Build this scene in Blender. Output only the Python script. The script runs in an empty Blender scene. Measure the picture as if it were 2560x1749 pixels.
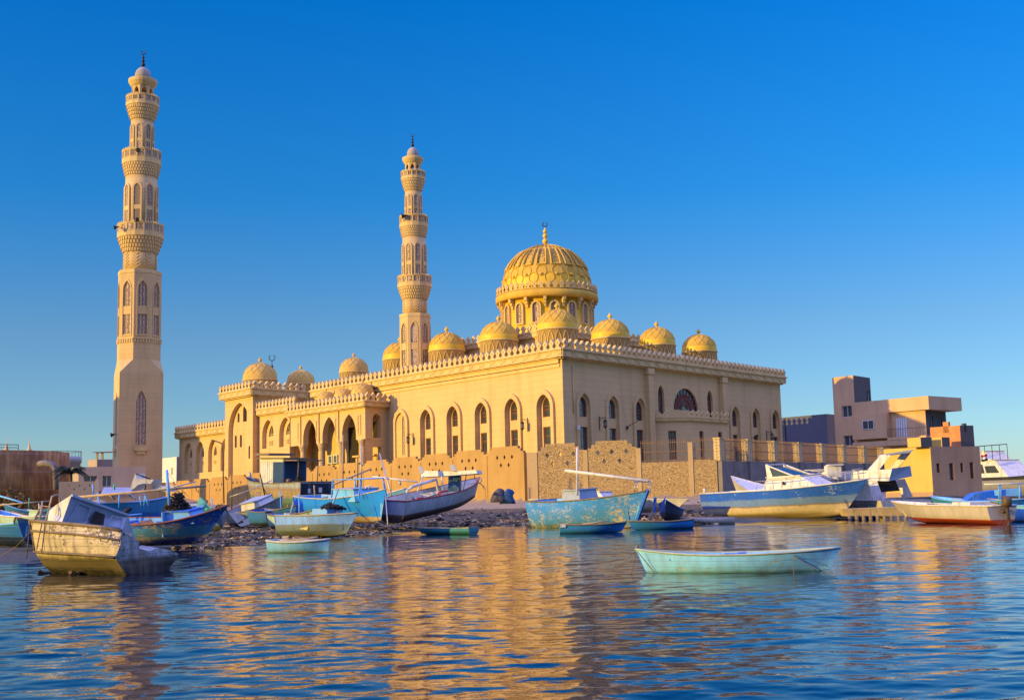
import bpy, math, random
import numpy as np
from mathutils import Vector, Matrix, noise
from mathutils.geometry import tessellate_polygon
S = bpy.context.scene
COL = S.collection
R_ = math.radians
random.seed(7)
# ------------------------------------------------------------------ camera
PITCH, ROLL, EYE, FPX = R_(7.149), R_(-1.372), 1.6, 3000.0
_f = Vector((0, math.cos(PITCH), math.sin(PITCH))); _u0 = Vector((0, -math.sin(PITCH), math.cos(PITCH))); _r0 = Vector((1, 0, 0))
_c, _s = math.cos(ROLL), math.sin(ROLL)
CR = _c*_r0 + _s*_u0; CU = -_s*_r0 + _c*_u0; CF = _f
cd = bpy.data.cameras.new('camera'); cam = bpy.data.objects.new('camera', cd); COL.objects.link(cam)
cd.sensor_width = 36.0; cd.lens = 36.0*FPX/2560.0; cd.clip_start = 0.1; cd.clip_end = 9000
m = Matrix.Identity(4)
for i in range(3):
    m[i][0], m[i][1], m[i][2] = CR[i], CU[i], -CF[i]
m[2][3] = EYE
cam.matrix_world = m
S.camera = cam
# ------------------------------------------------------------------ sky, sun, exposure
SUN_EL = R_(10.0); sdir = Vector((-0.905, -0.426, 0)).normalized()*math.cos(SUN_EL) + Vector((0, 0, math.sin(SUN_EL)))
w = bpy.data.worlds.new('World'); S.world = w; w.use_nodes = True
nt = w.node_tree; bg = nt.nodes['Background']
sky = nt.nodes.new('ShaderNodeTexSky'); sky.sky_type = 'NISHITA'; sky.sun_disc = False
sky.sun_elevation = SUN_EL; sky.sun_rotation = math.atan2(sdir.x, sdir.y)
sky.altitude = 900; sky.air_density = 1.15; sky.dust_density = 0.25; sky.ozone_density = 4.0
hs = nt.nodes.new('ShaderNodeHueSaturation'); hs.inputs['Saturation'].default_value = 1.05; hs.inputs['Hue'].default_value = 0.512
# sky tint: pale horizon, azure above; higher up, brightness added to lift the shaded walls
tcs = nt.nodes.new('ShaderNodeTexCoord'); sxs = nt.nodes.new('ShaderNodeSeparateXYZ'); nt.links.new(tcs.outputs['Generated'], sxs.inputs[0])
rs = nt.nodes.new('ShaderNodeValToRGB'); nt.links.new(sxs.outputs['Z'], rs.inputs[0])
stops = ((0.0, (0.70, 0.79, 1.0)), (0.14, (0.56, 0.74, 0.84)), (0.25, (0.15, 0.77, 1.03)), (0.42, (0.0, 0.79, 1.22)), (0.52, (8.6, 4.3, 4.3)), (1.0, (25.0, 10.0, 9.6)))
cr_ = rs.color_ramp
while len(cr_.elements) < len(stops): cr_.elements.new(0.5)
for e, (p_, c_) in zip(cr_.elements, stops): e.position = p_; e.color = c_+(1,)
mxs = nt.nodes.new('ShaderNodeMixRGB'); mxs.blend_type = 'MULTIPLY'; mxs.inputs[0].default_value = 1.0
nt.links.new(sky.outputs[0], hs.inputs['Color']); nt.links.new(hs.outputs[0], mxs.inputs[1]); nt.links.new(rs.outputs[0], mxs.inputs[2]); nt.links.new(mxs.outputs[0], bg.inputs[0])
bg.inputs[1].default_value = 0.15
sd = bpy.data.lights.new('sun', 'SUN'); so = bpy.data.objects.new('sun', sd); COL.objects.link(so)
sd.energy = 4.2; sd.angle = R_(0.5); sd.color = (1.0, 0.675, 0.075)
so.rotation_euler = (-sdir).to_track_quat('-Z', 'Y').to_euler(); so.location = (-60, -30, 60)
S.view_settings.view_transform = 'Standard'; S.view_settings.look = 'None'
S.view_settings.exposure = 0.5; S.view_settings.gamma = 1.0
S.cycles.max_bounces = 5; S.cycles.diffuse_bounces = 3; S.cycles.glossy_bounces = 4
S.cycles.use_denoising = True; S.cycles.caustics_reflective = False; S.cycles.caustics_refractive = False
# ------------------------------------------------------------------ helpers
def ray(px, py): return CR*(px-1280.0) - CU*(py-874.5) + CF*FPX
EYEP = Vector((0, 0, EYE))
def at(px, py, Y):
    d = ray(px, py); return EYEP + d*(Y/d.y)
def ground_at(px, py, z=0.0):
    d = ray(px, py); return EYEP + d*((z-EYE)/d.z)
def lin(h):
    h = h.lstrip('#'); o = []
    for i in (0, 2, 4):
        v = int(h[i:i+2], 16)/255.0
        o.append(v/12.92 if v <= 0.04045 else ((v+0.055)/1.055)**2.4)
    return tuple(o)
def tag(o, label=None, cat=None, group=None, kind=None):
    if label: o['label'] = label
    if cat: o['category'] = cat
    if group: o['group'] = group
    if kind: o['kind'] = kind
    return o
def thing(name, label, cat, loc=(0, 0, 0), rz=0.0, group=None):
    o = bpy.data.objects.new(name, None); COL.objects.link(o); o.empty_display_size = 0.3
    o.matrix_world = Matrix.Translation(Vector(loc)) @ Matrix.Rotation(rz, 4, 'Z')
    return tag(o, label, cat, group)
class Fr:
    """a vertical working plane: u along U, z up, n out of the plane"""
    def __init__(s, O, U, N, W=(0, 0, 1)):
        s.O, s.U, s.N, s.W = Vector(O), Vector(U), Vector(N), Vector(W)
    def p(s, u, z, n=0.0): return s.O + s.U*u + s.W*z + s.N*n
def arch(cx, w, z0, zs, za, n=8):
    """pointed arch outline: half width w, sill z0, springing zs, apex za"""
    h = za-zs; pts = [(cx-w, z0), (cx+w, z0), (cx+w, zs)]
    if h > w*1.001:
        c = (h*h-w*w)/(2*w); Rr = w+c; a1 = math.asin(min(1, h/Rr))
        right = [(cx - c + Rr*math.cos(a1*i/n), zs + Rr*math.sin(a1*i/n)) for i in range(1, n)]
    else:
        right = [(cx + w*math.cos(math.pi/2*i/n), zs + h*math.sin(math.pi/2*i/n)) for i in range(1, n)]
    pts += right + [(cx, za)] + [(2*cx-x, z) for x, z in reversed(right)] + [(cx-w, zs)]
    return pts
def rect(u0, u1, z0, z1): return [(u0, z0), (u1, z0), (u1, z1), (u0, z1)]
class MB:
    def __init__(s): s.v = []; s.f = []; s.mi = []; s.sm = []
    def add(s, vs, fs, m=0, smooth=False):
        b = len(s.v); s.v.extend(tuple(v) for v in vs)
        for f in fs: s.f.append(tuple(b+i for i in f)); s.mi.append(m); s.sm.append(smooth)
        return s
    def box(s, c, size, m=0, rz=0.0, M=None):
        if M is None: M = Matrix.Translation(Vector(c)) @ Matrix.Rotation(rz, 4, 'Z')
        x, y, z = size[0]/2, size[1]/2, size[2]/2
        vs = [M @ Vector(p) for p in ((-x,-y,-z),(x,-y,-z),(x,y,-z),(-x,y,-z),(-x,-y,z),(x,-y,z),(x,y,z),(-x,y,z))]
        return s.add(vs, [(0,3,2,1),(4,5,6,7),(0,1,5,4),(1,2,6,5),(2,3,7,6),(3,0,4,7)], m)
    def fbox(s, F, u0, u1, z0, z1, n0, n1, m=0):
        vs = [F.p(*p) for p in ((u0,z0,n0),(u1,z0,n0),(u1,z0,n1),(u0,z0,n1),(u0,z1,n0),(u1,z1,n0),(u1,z1,n1),(u0,z1,n1))]
        return s.add(vs, [(0,3,2,1),(4,5,6,7),(0,1,5,4),(1,2,6,5),(2,3,7,6),(3,0,4,7)], m)
    def bar(s, a, b, w, h=None, m=0, up=(0, 0, 1)):
        a, b = Vector(a), Vector(b); h = h or w; d = (b-a); L = d.length
        if L < 1e-6: return s
        d /= L; u = Vector(up)
        if abs(d.dot(u)) > 0.98: u = Vector((1, 0, 0))
        x = d.cross(u).normalized(); y = x.cross(d)
        vs = [p + x*sx*w/2 + y*sy*h/2 for p in (a, b) for sx, sy in ((-1,-1),(1,-1),(1,1),(-1,1))]
        return s.add(vs, [(0,1,2,3),(7,6,5,4),(0,4,5,1),(1,5,6,2),(2,6,7,3),(3,7,4,0)], m)
    def tube(s, pts, r, n=6, m=0, r2=None, closed=False, smooth=True):
        pts = [Vector(p) for p in pts]; k = len(pts); vs = []; fs = []
        px = None
        for i, p in enumerate(pts):
            if closed: d = pts[(i+1) % k] - pts[i-1]
            else: d = pts[min(i+1, k-1)] - pts[max(i-1, 0)]
            d.normalize()
            if px is None:
                u = Vector((0, 0, 1)) if abs(d.z) < 0.9 else Vector((1, 0, 0)); px = d.cross(u).normalized()
            px = (px - d*px.dot(d)).normalized(); py = d.cross(px)
            rr = r if r2 is None else r + (r2-r)*i/max(1, k-1)
            for j in range(n):
                a = 2*math.pi*j/n; vs.append(p + px*math.cos(a)*rr + py*math.sin(a)*rr)
        kk = k if closed else k-1
        for i in range(kk):
            for j in range(n):
                a, b = i*n+j, i*n+(j+1) % n; c2 = ((i+1) % k)*n
                fs.append((a, b, c2+(j+1) % n, c2+j))
        if not closed:
            fs.append(tuple(range(n-1, -1, -1))); fs.append(tuple((k-1)*n+j for j in range(n)))
        return s.add(vs, fs, m, smooth)
    def lathe(s, prof, n=24, c=(0, 0, 0), m=0, smooth=True, a0=0.0, cap=True):
        c = Vector(c); vs = []; fs = []
        for r, z in prof:
            for j in range(n):
                a = a0 + 2*math.pi*j/n; vs.append(c + Vector((r*math.cos(a), r*math.sin(a), z)))
        for i in range(len(prof)-1):
            for j in range(n):
                k = (j+1) % n; fs.append((i*n+j, i*n+k, (i+1)*n+k, (i+1)*n+j))
        if cap:
            fs.append(tuple(range(n-1, -1, -1))); fs.append(tuple((len(prof)-1)*n+j for j in range(n)))
        return s.add(vs, fs, m, smooth)
    def plate(s, F, outer, holes=(), n=0.0, m=0, mr=None):
        """flat wall with openings; holes = [(loop, depth)], the reveals run inwards"""
        loops = [outer]+[h[0] for h in holes]
        flat = [p for L in loops for p in L]
        tris = tessellate_polygon([[Vector((p[0], p[1], 0)) for p in L] for L in loops])
        vs = [F.p(p[0], p[1], n) for p in flat]
        s.add(vs, [t for t in tris], m)
        for L, d in holes:
            k = len(L); hv = [F.p(p[0], p[1], n) for p in L]+[F.p(p[0], p[1], n-d) for p in L]
            s.add(hv, [(i, (i+1) % k, k+(i+1) % k, k+i) for i in range(k)], m if mr is None else mr)
        return s
    def poly(s, F, loop, n=0.0, m=0):
        tris = tessellate_polygon([[Vector((p[0], p[1], 0)) for p in loop]])
        return s.add([F.p(p[0], p[1], n) for p in loop], list(tris), m)
    def prism(s, F, loop, n0, n1, m=0, back=True):
        k = len(loop); tris = list(tessellate_polygon([[Vector((p[0], p[1], 0)) for p in loop]]))
        vs = [F.p(p[0], p[1], n1) for p in loop]+[F.p(p[0], p[1], n0) for p in loop]
        fs = list(tris)+([tuple(k+i for i in t) for t in tris] if back else [])
        fs += [(i, (i+1) % k, k+(i+1) % k, k+i) for i in range(k)]
        return s.add(vs, fs, m)
    def ring(s, F, outer, inner, n0, n1, m=0):
        """raised band between two outlines of equal point count"""
        k = len(outer)
        vs = [F.p(p[0], p[1], n1) for p in outer]+[F.p(p[0], p[1], n1) for p in inner]+[F.p(p[0], p[1], n0) for p in outer]+[F.p(p[0], p[1], n0) for p in inner]
        fs = []
        for i in range(k):
            j = (i+1) % k
            fs += [(i, j, k+j, k+i), (2*k+i, 2*k+j, j, i), (k+i, k+j, 3*k+j, 3*k+i)]
        return s.add(vs, fs, m)
    def build(s, name, mats, parent=None, label=None, world=False, M=None):
        me = bpy.data.meshes.new(name); vs = s.v
        if world and parent is not None:
            inv = parent.matrix_world.inverted(); vs = [tuple(inv @ Vector(v)) for v in vs]
        me.from_pydata(vs, [], s.f)
        for x in (mats if isinstance(mats, (list, tuple)) else [mats]): me.materials.append(x)
        me.polygons.foreach_set('material_index', s.mi); me.polygons.foreach_set('use_smooth', s.sm)
        me.update()
        o = bpy.data.objects.new(name, me); COL.objects.link(o)
        if parent is not None: o.parent = parent
        if M is not None: o.matrix_basis = M
        if label: o['label'] = label
        return o
bpy.context.view_layer.update()
# ------------------------------------------------------------------ materials
class NT:
    def __init__(s, name):
        s.m = bpy.data.materials.new(name); s.m.use_nodes = True; s.t = s.m.node_tree; s.b = s.t.nodes['Principled BSDF']
    def n(s, typ, **kw):
        x = s.t.nodes.new('ShaderNode'+typ)
        for k, v in kw.items():
            if k in x.inputs: s.set(x.inputs[k], v)
            else: setattr(x, k, v)
        return x
    def set(s, inp, v):
        if hasattr(v, 'node') or isinstance(v, bpy.types.NodeSocket): s.t.links.new(v, inp)
        else:
            if isinstance(v, tuple) and len(v) == 3 and inp.type == 'RGBA': v = v+(1,)
            inp.default_value = v
    def coord(s, scale=(1, 1, 1), kind='Object', rot=(0, 0, 0)):
        tc = s.n('TexCoord'); mp = s.n('Mapping'); mp.inputs['Scale'].default_value = scale; mp.inputs['Rotation'].default_value = rot
        s.t.links.new(tc.outputs[kind], mp.inputs['Vector']); return mp.outputs[0]
    def noise(s, vec, scale, detail=4, rough=0.55):
        x = s.n('TexNoise', Scale=scale, Detail=detail, Roughness=rough); s.t.links.new(vec, x.inputs['Vector']); return x.outputs['Fac']
    def ramp(s, fac, stops, interp='LINEAR'):
        x = s.n('ValToRGB'); s.t.links.new(fac, x.inputs[0]); cr = x.color_ramp; cr.interpolation = interp
        while len(cr.elements) < len(stops): cr.elements.new(0.5)
        for e, (p, c) in zip(cr.elements, stops):
            e.position = p
            e.color = (c, c, c, 1) if not isinstance(c, tuple) else c+(1,)
        return x.outputs[0]
    def mix(s, fac, a, b, mode='MIX'):
        x = s.n('MixRGB', blend_type=mode); s.set(x.inputs[0], fac); s.set(x.inputs[1], a); s.set(x.inputs[2], b); return x.outputs[0]
    def math(s, op, a, b=0.0, c=None):
        x = s.n('Math', operation=op); s.set(x.inputs[0], a); s.set(x.inputs[1], b)
        if c is not None: s.set(x.inputs[2], c)
        return x.outputs[0]
    def bump(s, h, dist, strength=1.0):
        x = s.n('Bump', Strength=strength, Distance=dist); s.t.links.new(h, x.inputs['Height']); s.t.links.new(x.outputs[0], s.b.inputs['Normal'])
    def done(s, col, rough=0.8, metal=0.0, spec=0.3):
        s.set(s.b.inputs['Base Color'], col); s.set(s.b.inputs['Roughness'], rough); s.set(s.b.inputs['Metallic'], metal)
        s.b.inputs['Specular IOR Level'].default_value = spec
        return s.m
def scol(c, k): return tuple(min(1, x*k) for x in c)
def plain(name, col, rough=0.75, var=0.22, scale=1.2, bump=0.01, metal=0.0, spec=0.3, dirt=None):
    t = NT(name); v = t.coord(); f = t.noise(v, scale, 6, 0.65); g = t.noise(v, scale*9, 3)
    c = t.mix(t.ramp(f, [(0.3, 0.0), (0.7, 1.0)]), scol(col, 1-var), scol(col, 1+var*0.6))
    if dirt:
        f2 = t.noise(t.coord((1, 1, 0.25)), scale*2.3, 8, 0.7); c = t.mix(t.ramp(f2, [(0.52, 0.0), (0.66, 0.8)]), c, dirt)
    if bump: t.bump(t.math('ADD', f, t.math('MULTIPLY', g, 0.4)), bump, 0.8)
    return t.done(c, rough, metal, spec)
def plaster(name, col, course=0.0, var=0.1):
    """rendered wall, with faint stone courses when course > 0"""
    t = NT(name); v = t.coord(); f = t.noise(v, 0.35, 6, 0.6); f3 = t.noise(t.coord((1, 1, 0.12)), 0.9, 5, 0.6)
    c = t.mix(t.ramp(f, [(0.3, 0.0), (0.7, 1.0)]), scol(col, 1-var), scol(col, 1+var*0.5))
    c = t.mix(t.ramp(f3, [(0.48, 0.0), (0.72, 0.45)]), c, (col[0]*0.62, col[1]*0.56, col[2]*0.5))
    g = t.noise(v, 14, 4)
    if course:
        sx = t.n('SeparateXYZ'); t.t.links.new(v, sx.inputs[0]); z = sx.outputs['Z']
        zz = t.math('MULTIPLY', z, 1.0/course)
        idx = t.math('FLOOR', zz); wn = t.n('TexWhiteNoise', noise_dimensions='1D'); t.t.links.new(idx, wn.inputs['W'])
        c = t.mix(0.20, c, t.ramp(wn.outputs['Value'], [(0.0, scol(col, 0.80)), (0.5, scol(col, 0.97)), (1.0, (col[0]*1.08, col[1]*0.98, col[2]*0.94))]))
        fr = t.math('FRACT', zz); line = t.ramp(fr, [(0.0, 1.0), (0.035, 0.0), (0.965, 0.0), (1.0, 1.0)])
        c = t.mix(t.math('MULTIPLY', line, 0.42), c, scol(col, 0.45))
        t.bump(t.math('SUBTRACT', t.math('MULTIPLY', g, 0.3), line), 0.012, 0.7)
    else: t.bump(g, 0.012, 0.6)
    return t.done(c, 0.9, 0, 0.15)
def lattice(name, col, dark, scale, width=0.09):
    """pierced stone grille: pale strapwork over dark gaps"""
    t = NT(name); v = t.coord()
    vo = t.n('TexVoronoi', feature='DISTANCE_TO_EDGE', Scale=scale); t.t.links.new(v, vo.inputs['Vector'])
    vo.inputs['Randomness'].default_value = 0.35
    f = t.ramp(vo.outputs['Distance'], [(width, 0.0), (width+0.05, 1.0)])
    t.bump(t.math('SUBTRACT', 1.0, f), 0.05, 1.0)
    return t.done(t.mix(f, col, dark), 0.85, 0, 0.15)
def hullmat(name, bands, peel=0.3, under=(0.42, 0.36, 0.27), plank=0.16, soft=0.03, rough=0.6, streak=0.5, H=2.5, grime=0.4):
    """boat paint: horizontal colour bands by height, chips and streaks of wear, plank seams"""
    t = NT(name); v = t.coord(); sx = t.n('SeparateXYZ'); t.t.links.new(v, sx.inputs[0]); z = sx.outputs['Z']
    n1 = t.noise(v, 1.6, 5); n2 = t.noise(t.coord((0.6, 1, 1.8)), 7.5, 9, 0.78); n3 = t.noise(t.coord((1, 1, 1.6)), 1.1, 4)
    zz = t.math('DIVIDE', t.math('ADD', z, t.math('MULTIPLY', t.math('SUBTRACT', n1, 0.5), soft*4)), H)
    st = [(0.0, bands[0][1])]
    for i in range(1, len(bands)):
        p = max(0.001, min(0.999, bands[i][0]/H)); st += [(max(0, p-soft/H), bands[i-1][1]), (min(1, p+soft/H), bands[i][1])]
    c = t.ramp(zz, st)
    c = t.mix(t.ramp(n3, [(0.3, 0.28), (0.7, 0.0)]), c, t.mix(1.0, c, (0.55, 0.6, 0.62), 'MULTIPLY'))
    lo = 0.45 + (1-peel)*0.24
    pf = t.ramp(t.math('ADD', n2, t.math('MULTIPLY', t.math('SUBTRACT', n3, 0.5), 0.45)), [(lo, 0.0), (min(1, lo+0.035), 1.0)])
    c = t.mix(pf, c, t.mix(n1, scol(under, 0.7), scol(under, 1.25)))
    gf = t.ramp(t.noise(t.coord((1.5, 1.5, 0.22)), 2.4, 6, 0.6), [(0.44, 0.0), (0.68, grime)])
    c = t.mix(gf, c, (0.12, 0.09, 0.05))
    if plank:
        fr = t.math('FRACT', t.math('DIVIDE', t.math('ADD', z, t.math('MULTIPLY', n3, 0.08)), plank)); line = t.ramp(fr, [(0.0, 1.0), (0.06, 0.0), (0.94, 0.0), (1.0, 1.0)])
        c = t.mix(t.math('MULTIPLY', line, streak*0.6), c, (0.08, 0.06, 0.04))
        t.bump(t.math('SUBTRACT', t.math('MULTIPLY', n2, 0.5), t.math('ADD', line, pf)), 0.012, 0.6)
    else: t.bump(t.math('SUBTRACT', n2, pf), 0.004, 0.5)
    return t.done(c, rough, 0, 0.35)
# ------------------------------------------------------------------ mosque
CREAM = (0.62, 0.415, 0.175)
M_stone = plaster('banded_stone', CREAM, 0.62, 0.10)
M_trim = plaster('carved_trim', (0.64, 0.445, 0.185), 0, 0.08)
M_dark = plain('dark_opening', (0.03, 0.022, 0.018), 0.9, 0.2, 1, 0)
M_wood = plain('red_brown_joinery', (0.22, 0.06, 0.032), 0.55, 0.3, 3, 0.004)
M_glass = plain('window_glass', (0.05, 0.06, 0.06), 0.06, 0.3, 0.8, 0.002, 0, 0.7)
M_lattice = lattice('pierced_grille', (0.56, 0.40, 0.25), (0.12, 0.075, 0.045), 5.2, 0.11)
M_gold = plain('yellow_paint', (0.72, 0.44, 0.02), 0.5, 0.12, 0.7, 0.006, 0, 0.4)
M_dome = plaster('dome_render', (0.62, 0.375, 0.06), 0, 0.16)
M_glat = lattice('yellow_grille', (0.70, 0.44, 0.12), (0.13, 0.06, 0.015), 4.5)
M_grey = plaster('weathered_cap', (0.36, 0.31, 0.26), 0, 0.15)
M_metal = plain('dark_metal', (0.04, 0.035, 0.03), 0.5, 0.3, 3, 0.002, 0.6)
yR = R_(40.07); yL = R_(40.07-90+10.88)
dR = Vector((math.sin(yR), math.cos(yR), 0)); dL = Vector((math.sin(yL), math.cos(yL), 0))
nL = Vector((-dL.y, dL.x, 0)); nR = Vector((dR.y, -dR.x, 0))
C0 = at(1408, 1000, 112); C0.z = 0
def B(u, k, z=0.0): return C0 + dL*u + dR*k + Vector((0, 0, z))
def FL(k): return Fr(B(0, k), dL, nL)     # planes parallel to the sunlit front
def FRt(u): return Fr(B(u, 0), dR, nR)    # planes parallel to the shaded side
BASE = 3.6
mosque = thing('mosque', 'large cream stone mosque with golden domes behind the harbour wall', 'mosque', B(15, 14, BASE))
def part(mb, name, mats, parent=None, label=None):
    p = parent or mosque
    if p is mosque or p.parent is None: return mb.build(name, mats, p, label, world=True)
    o = mb.build(name, mats, None, label)      # sub-part: same local space as its part
    inv = p.parent.matrix_world.inverted()
    o.data.transform(inv); o.parent = p
    return o
MER = [(0.0, 0.0), (0.5, 0.0), (0.36, 0.06), (0.2, 0.17), (0.17, 0.28), (0.30, 0.42), (0.40, 0.55), (0.27, 0.68), (0.14, 0.84), (0.0, 1.0)]
def merlons(mb, F, u0, u1, z, h=0.95, sp=0.9, n0=0.1, n1=0.4, m=0):
    k = max(1, round(abs(u1-u0)/sp)); s = (u1-u0)/k
    for i in range(k):
        c = u0+s*(i+0.5)
        half = [(x*abs(s), y*h) for x, y in MER[1:]]
        loop = [(c+x, z+y) for x, y in half]+[(c-x, z+y) for x, y in reversed(half[:-1])]
        d = 0.085*abs(s); hole = [(c-d, z+0.55*h), (c, z+0.55*h-d*1.3), (c+d, z+0.55*h), (c, z+0.55*h+d*1.3)]
        mb.plate(F, loop, [(hole, n1-n0)], n1, m); mb.plate(F, loop, [(hole, 0)], n0, m)
        L = len(loop); vs = [F.p(p[0], p[1], n1) for p in loop]+[F.p(p[0], p[1], n0) for p in loop]
        mb.add(vs, [(j, (j+1) % L, L+(j+1) % L, L+j) for j in range(L)], m)
def frieze(mb, F, u0, u1, z0, z1, n, m=0):
    """chain of raised hexagons along a cornice"""
    k = max(1, round((u1-u0)/1.75)); s = (u1-u0)/k; zc = (z0+z1)/2; h = (z1-z0)*0.36; N = F.N*n
    def P(u, z): return F.p(u, z, n)
    for i in range(k):
        a = u0+s*i
        for q in (0.0, 0.13):
            pts = [(a+s*(q+0.0), zc), (a+s*(q+0.16), zc+h), (a+s*(0.74+q), zc+h), (a+s*(0.87+q), zc), (a+s*(0.74+q), zc-h), (a+s*(q+0.16), zc-h)]
            for j in range(6):
                if q and j in (1, 4): continue
                mb.bar(P(*pts[j]), P(*pts[(j+1) % 6]), 0.05, 0.05, m, up=F.N)
def cornice(F, u0, u1, z0, z1, out=0.5, top=True, mh=0.95, msp=0.9, parent=None, e0=True, e1=True, back=0.6):
    """overhanging parapet: moulded band with frieze, then a row of pierced merlons"""
    mb = MB(); o = out; h = z1-z0
    mb.fbox(F, u0-0.4*o, u1+0.4*o, z0, z0+0.14*h, -back, o*0.55)
    mb.fbox(F, u0-o, u1+o, z0+0.14*h, z1-0.16*h, -back, o)
    mb.fbox(F, u0-o*1.25, u1+o*1.25, z1-0.16*h, z1, -back, o*1.25)
    P_ = part(mb, 'parapet', M_trim, parent)
    fb = MB(); frieze(fb, F, u0-o, u1+o, z0+0.14*h, z1-0.16*h, o+0.01); part(fb, 'frieze', M_trim, P_)
    if top:
        mb = MB(); merlons(mb, F, u0-o, u1+o, z1, mh, msp, o*0.55, o*1.1); part(mb, 'merlon_row', M_trim, P_)
    return P_
def window(F, loop, n, sill_split=None, fw=0.09, bars_u=(), bars_z=(), parent=None, frame=None):
    us = [p[0] for p in loop]; zs = [p[1] for p in loop]; cu = (min(us)+max(us))/2; cz = (min(zs)+max(zs))/2
    hw = (max(us)-min(us))/2; hh = (max(zs)-min(zs))/2
    inner = [(cu+(p[0]-cu)*(1-fw/hw), cz+(p[1]-cz)*(1-fw/hh)) for p in loop]
    mb = MB(); mb.ring(F, loop, inner, n, n+0.08)
    for b in bars_u: mb.fbox(F, cu+b*hw-0.035, cu+b*hw+0.035, min(zs)+0.05, max(zs)-(0.1 if abs(b) < .1 else 0.55*hh*abs(b)+0.1), n+0.005, n+0.06)
    for b in bars_z: mb.fbox(F, min(us)+0.05, max(us)-0.05, cz+b*hh-0.035, cz+b*hh+0.035, n+0.003, n+0.058)
    fr = part(mb, 'window', frame or M_wood, parent)
    g = MB(); g.poly(F, inner, n+0.02); part(g, 'pane', M_glass, fr)
    return fr
def niche(F, c, w, z0, zs, za, wall_holes, fw=0.42, proud=0.26, depth=0.3):
    """raised arched surround round a recess with an arched window above a square one"""
    wi = w-fw
    inner = arch(c, wi, z0, zs, za-fw*1.15); outer = arch(c, w, z0, zs, za)
    mb = MB(); mb.ring(F, outer, inner, 0.0, proud); part(mb, 'window_surround', M_stone)
    wall_holes.append((inner, depth))
    return inner, wi
# ---- front (sunlit) wall and side (shaded) wall
UE, VE, ZT = 46.0, 43.0, 14.72
F0 = FL(0); FS = FRt(0)
def back_panel(F, inner, c, depth, ww, za2, zsill, ztop, zbot):
    up = arch(c, ww, zsill, za2-0.9, za2); lo = rect(c-ww, c+ww, zbot, ztop)
    mb = MB(); mb.plate(F, inner, [(up, 0.26), (lo, 0.26)], -depth)
    part(mb, 'niche_back', M_stone)
    window(F, up, -depth-0.24, bars_u=(-0.35,), bars_z=(0.1, -0.25)); window(F, lo, -depth-0.24, bars_u=(-0.3,), bars_z=(0.45, -0.2))
holes = []
for i in range(6):
    c = 2.62+4.9*i
    inner, wi = niche(F0, c, 1.42, BASE+1.4, 10.3, 12.05, holes)
    back_panel(F0, inner, c, 0.3, 0.72, 11.35, 9.43, 8.5, BASE+1.7)
mb = MB(); mb.plate(F0, rect(0, UE, BASE, ZT), holes); part(mb, 'front_wall', M_stone)
holes = []
for c in (3.2, 7.95, 12.65, 31.8, 36.55, 41.3):
    inner, wi = niche(FS, c, 1.3, BASE+1.4, 10.4, 12.1, holes, 0.42, 0.14, 0.14)
    back_panel(FS, inner, c, 0.14, 0.7, 11.3, 9.38, 8.42, BASE+1.7)
fan = arch(21.5, 2.45, 10.72, 10.73, 13.1, 14)
holes.append((fan, 0.3))
for c in (16.7, 26.5):
    t2 = arch(c, 0.58, 10.2, 12.1, 13.2); holes.append((t2, 0.35)); window(FS, t2, -0.33, bars_u=(0.0,), bars_z=(-0.3, 0.2))
mb = MB(); mb.plate(FS, rect(0, VE, BASE, ZT), holes); part(mb, 'side_wall', M_stone)
mb = MB()                                                    # fan window tracery
for k in range(11):
    a = math.pi*k/10
    mb.bar(FS.p(21.5+0.6*math.cos(a), 10.75+0.58*math.sin(a), -0.2), FS.p(21.5+2.4*math.cos(a), 10.75+2.3*math.sin(a), -0.2), 0.09, 0.06, 0, up=FS.N)
for rr in (0.6, 1.25, 1.8, 2.38):
    for k in range(20):
        a, b = math.pi*k/20, math.pi*(k+1)/20
        mb.bar(FS.p(21.5+rr*math.cos(a), 10.75+rr*.97*math.sin(a), -0.2), FS.p(21.5+rr*math.cos(b), 10.75+rr*.97*math.sin(b), -0.2), 0.08, 0.06, 0, up=FS.N)
for k in range(40):
    a = math.pi*(k+.5)/40; mb.bar(FS.p(21.5+1.25*math.cos(a), 10.75+1.2*math.sin(a), -0.21), FS.p(21.5+1.8*math.cos(a+.04), 10.75+1.75*math.sin(a+.04), -0.21), 0.05, 0.05, 0, up=FS.N)
fw_ = part(mb, 'fan_window', M_wood); g = MB(); g.poly(FS, fan, -0.28); part(g, 'pane', M_glass, fw_)
for v in (14.2, 29.0):                                       # pilasters at the centre bay
    mb = MB(); mb.fbox(FS, v-0.45, v+0.45, BASE, ZT-0.6, 0.004, 0.5); mb.fbox(FS, v-0.55, v+0.55, ZT-0.6, ZT-0.004, 0.004, 0.6); part(mb, 'pilaster', M_stone)
# ---- apse bay on the shaded side
va, vb, pr = 15.0, 28.6, 2.6
pts = [FS.p(va, 0), FS.p(va+3.0, 0, pr), FS.p(vb-3.0, 0, pr), FS.p(vb, 0)]
for i in range(3):
    U = (pts[i+1]-pts[i]); L = U.length; U.normalize(); N = Vector((U.y, -U.x, 0)); Fx = Fr(pts[i], U, N)
    cs = [L/2] if i != 1 else [L*0.28, L*0.78]
    lo = [rect(c-0.42, c+0.42, BASE+1.8, 8.35) for c in cs]
    mb = MB(); mb.plate(Fx, rect(0, L, BASE, 9.3), [(l, 0.3) for l in lo]); part(mb, 'apse_wall', M_stone)
    for l in lo: window(Fx, l, -0.28, bars_u=(0.0,), bars_z=(0.5, 0.0, -0.5))
    cornice(Fx, 0.1, L-0.1, 9.3, 9.75, 0.2, True, 0.75, 0.95)
mb = MB(); top = [p+Vector((0, 0, 9.6)) for p in pts]; mb.add(top, [(0, 1, 2, 3)]); part(mb, 'apse_roof', M_trim)
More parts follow.
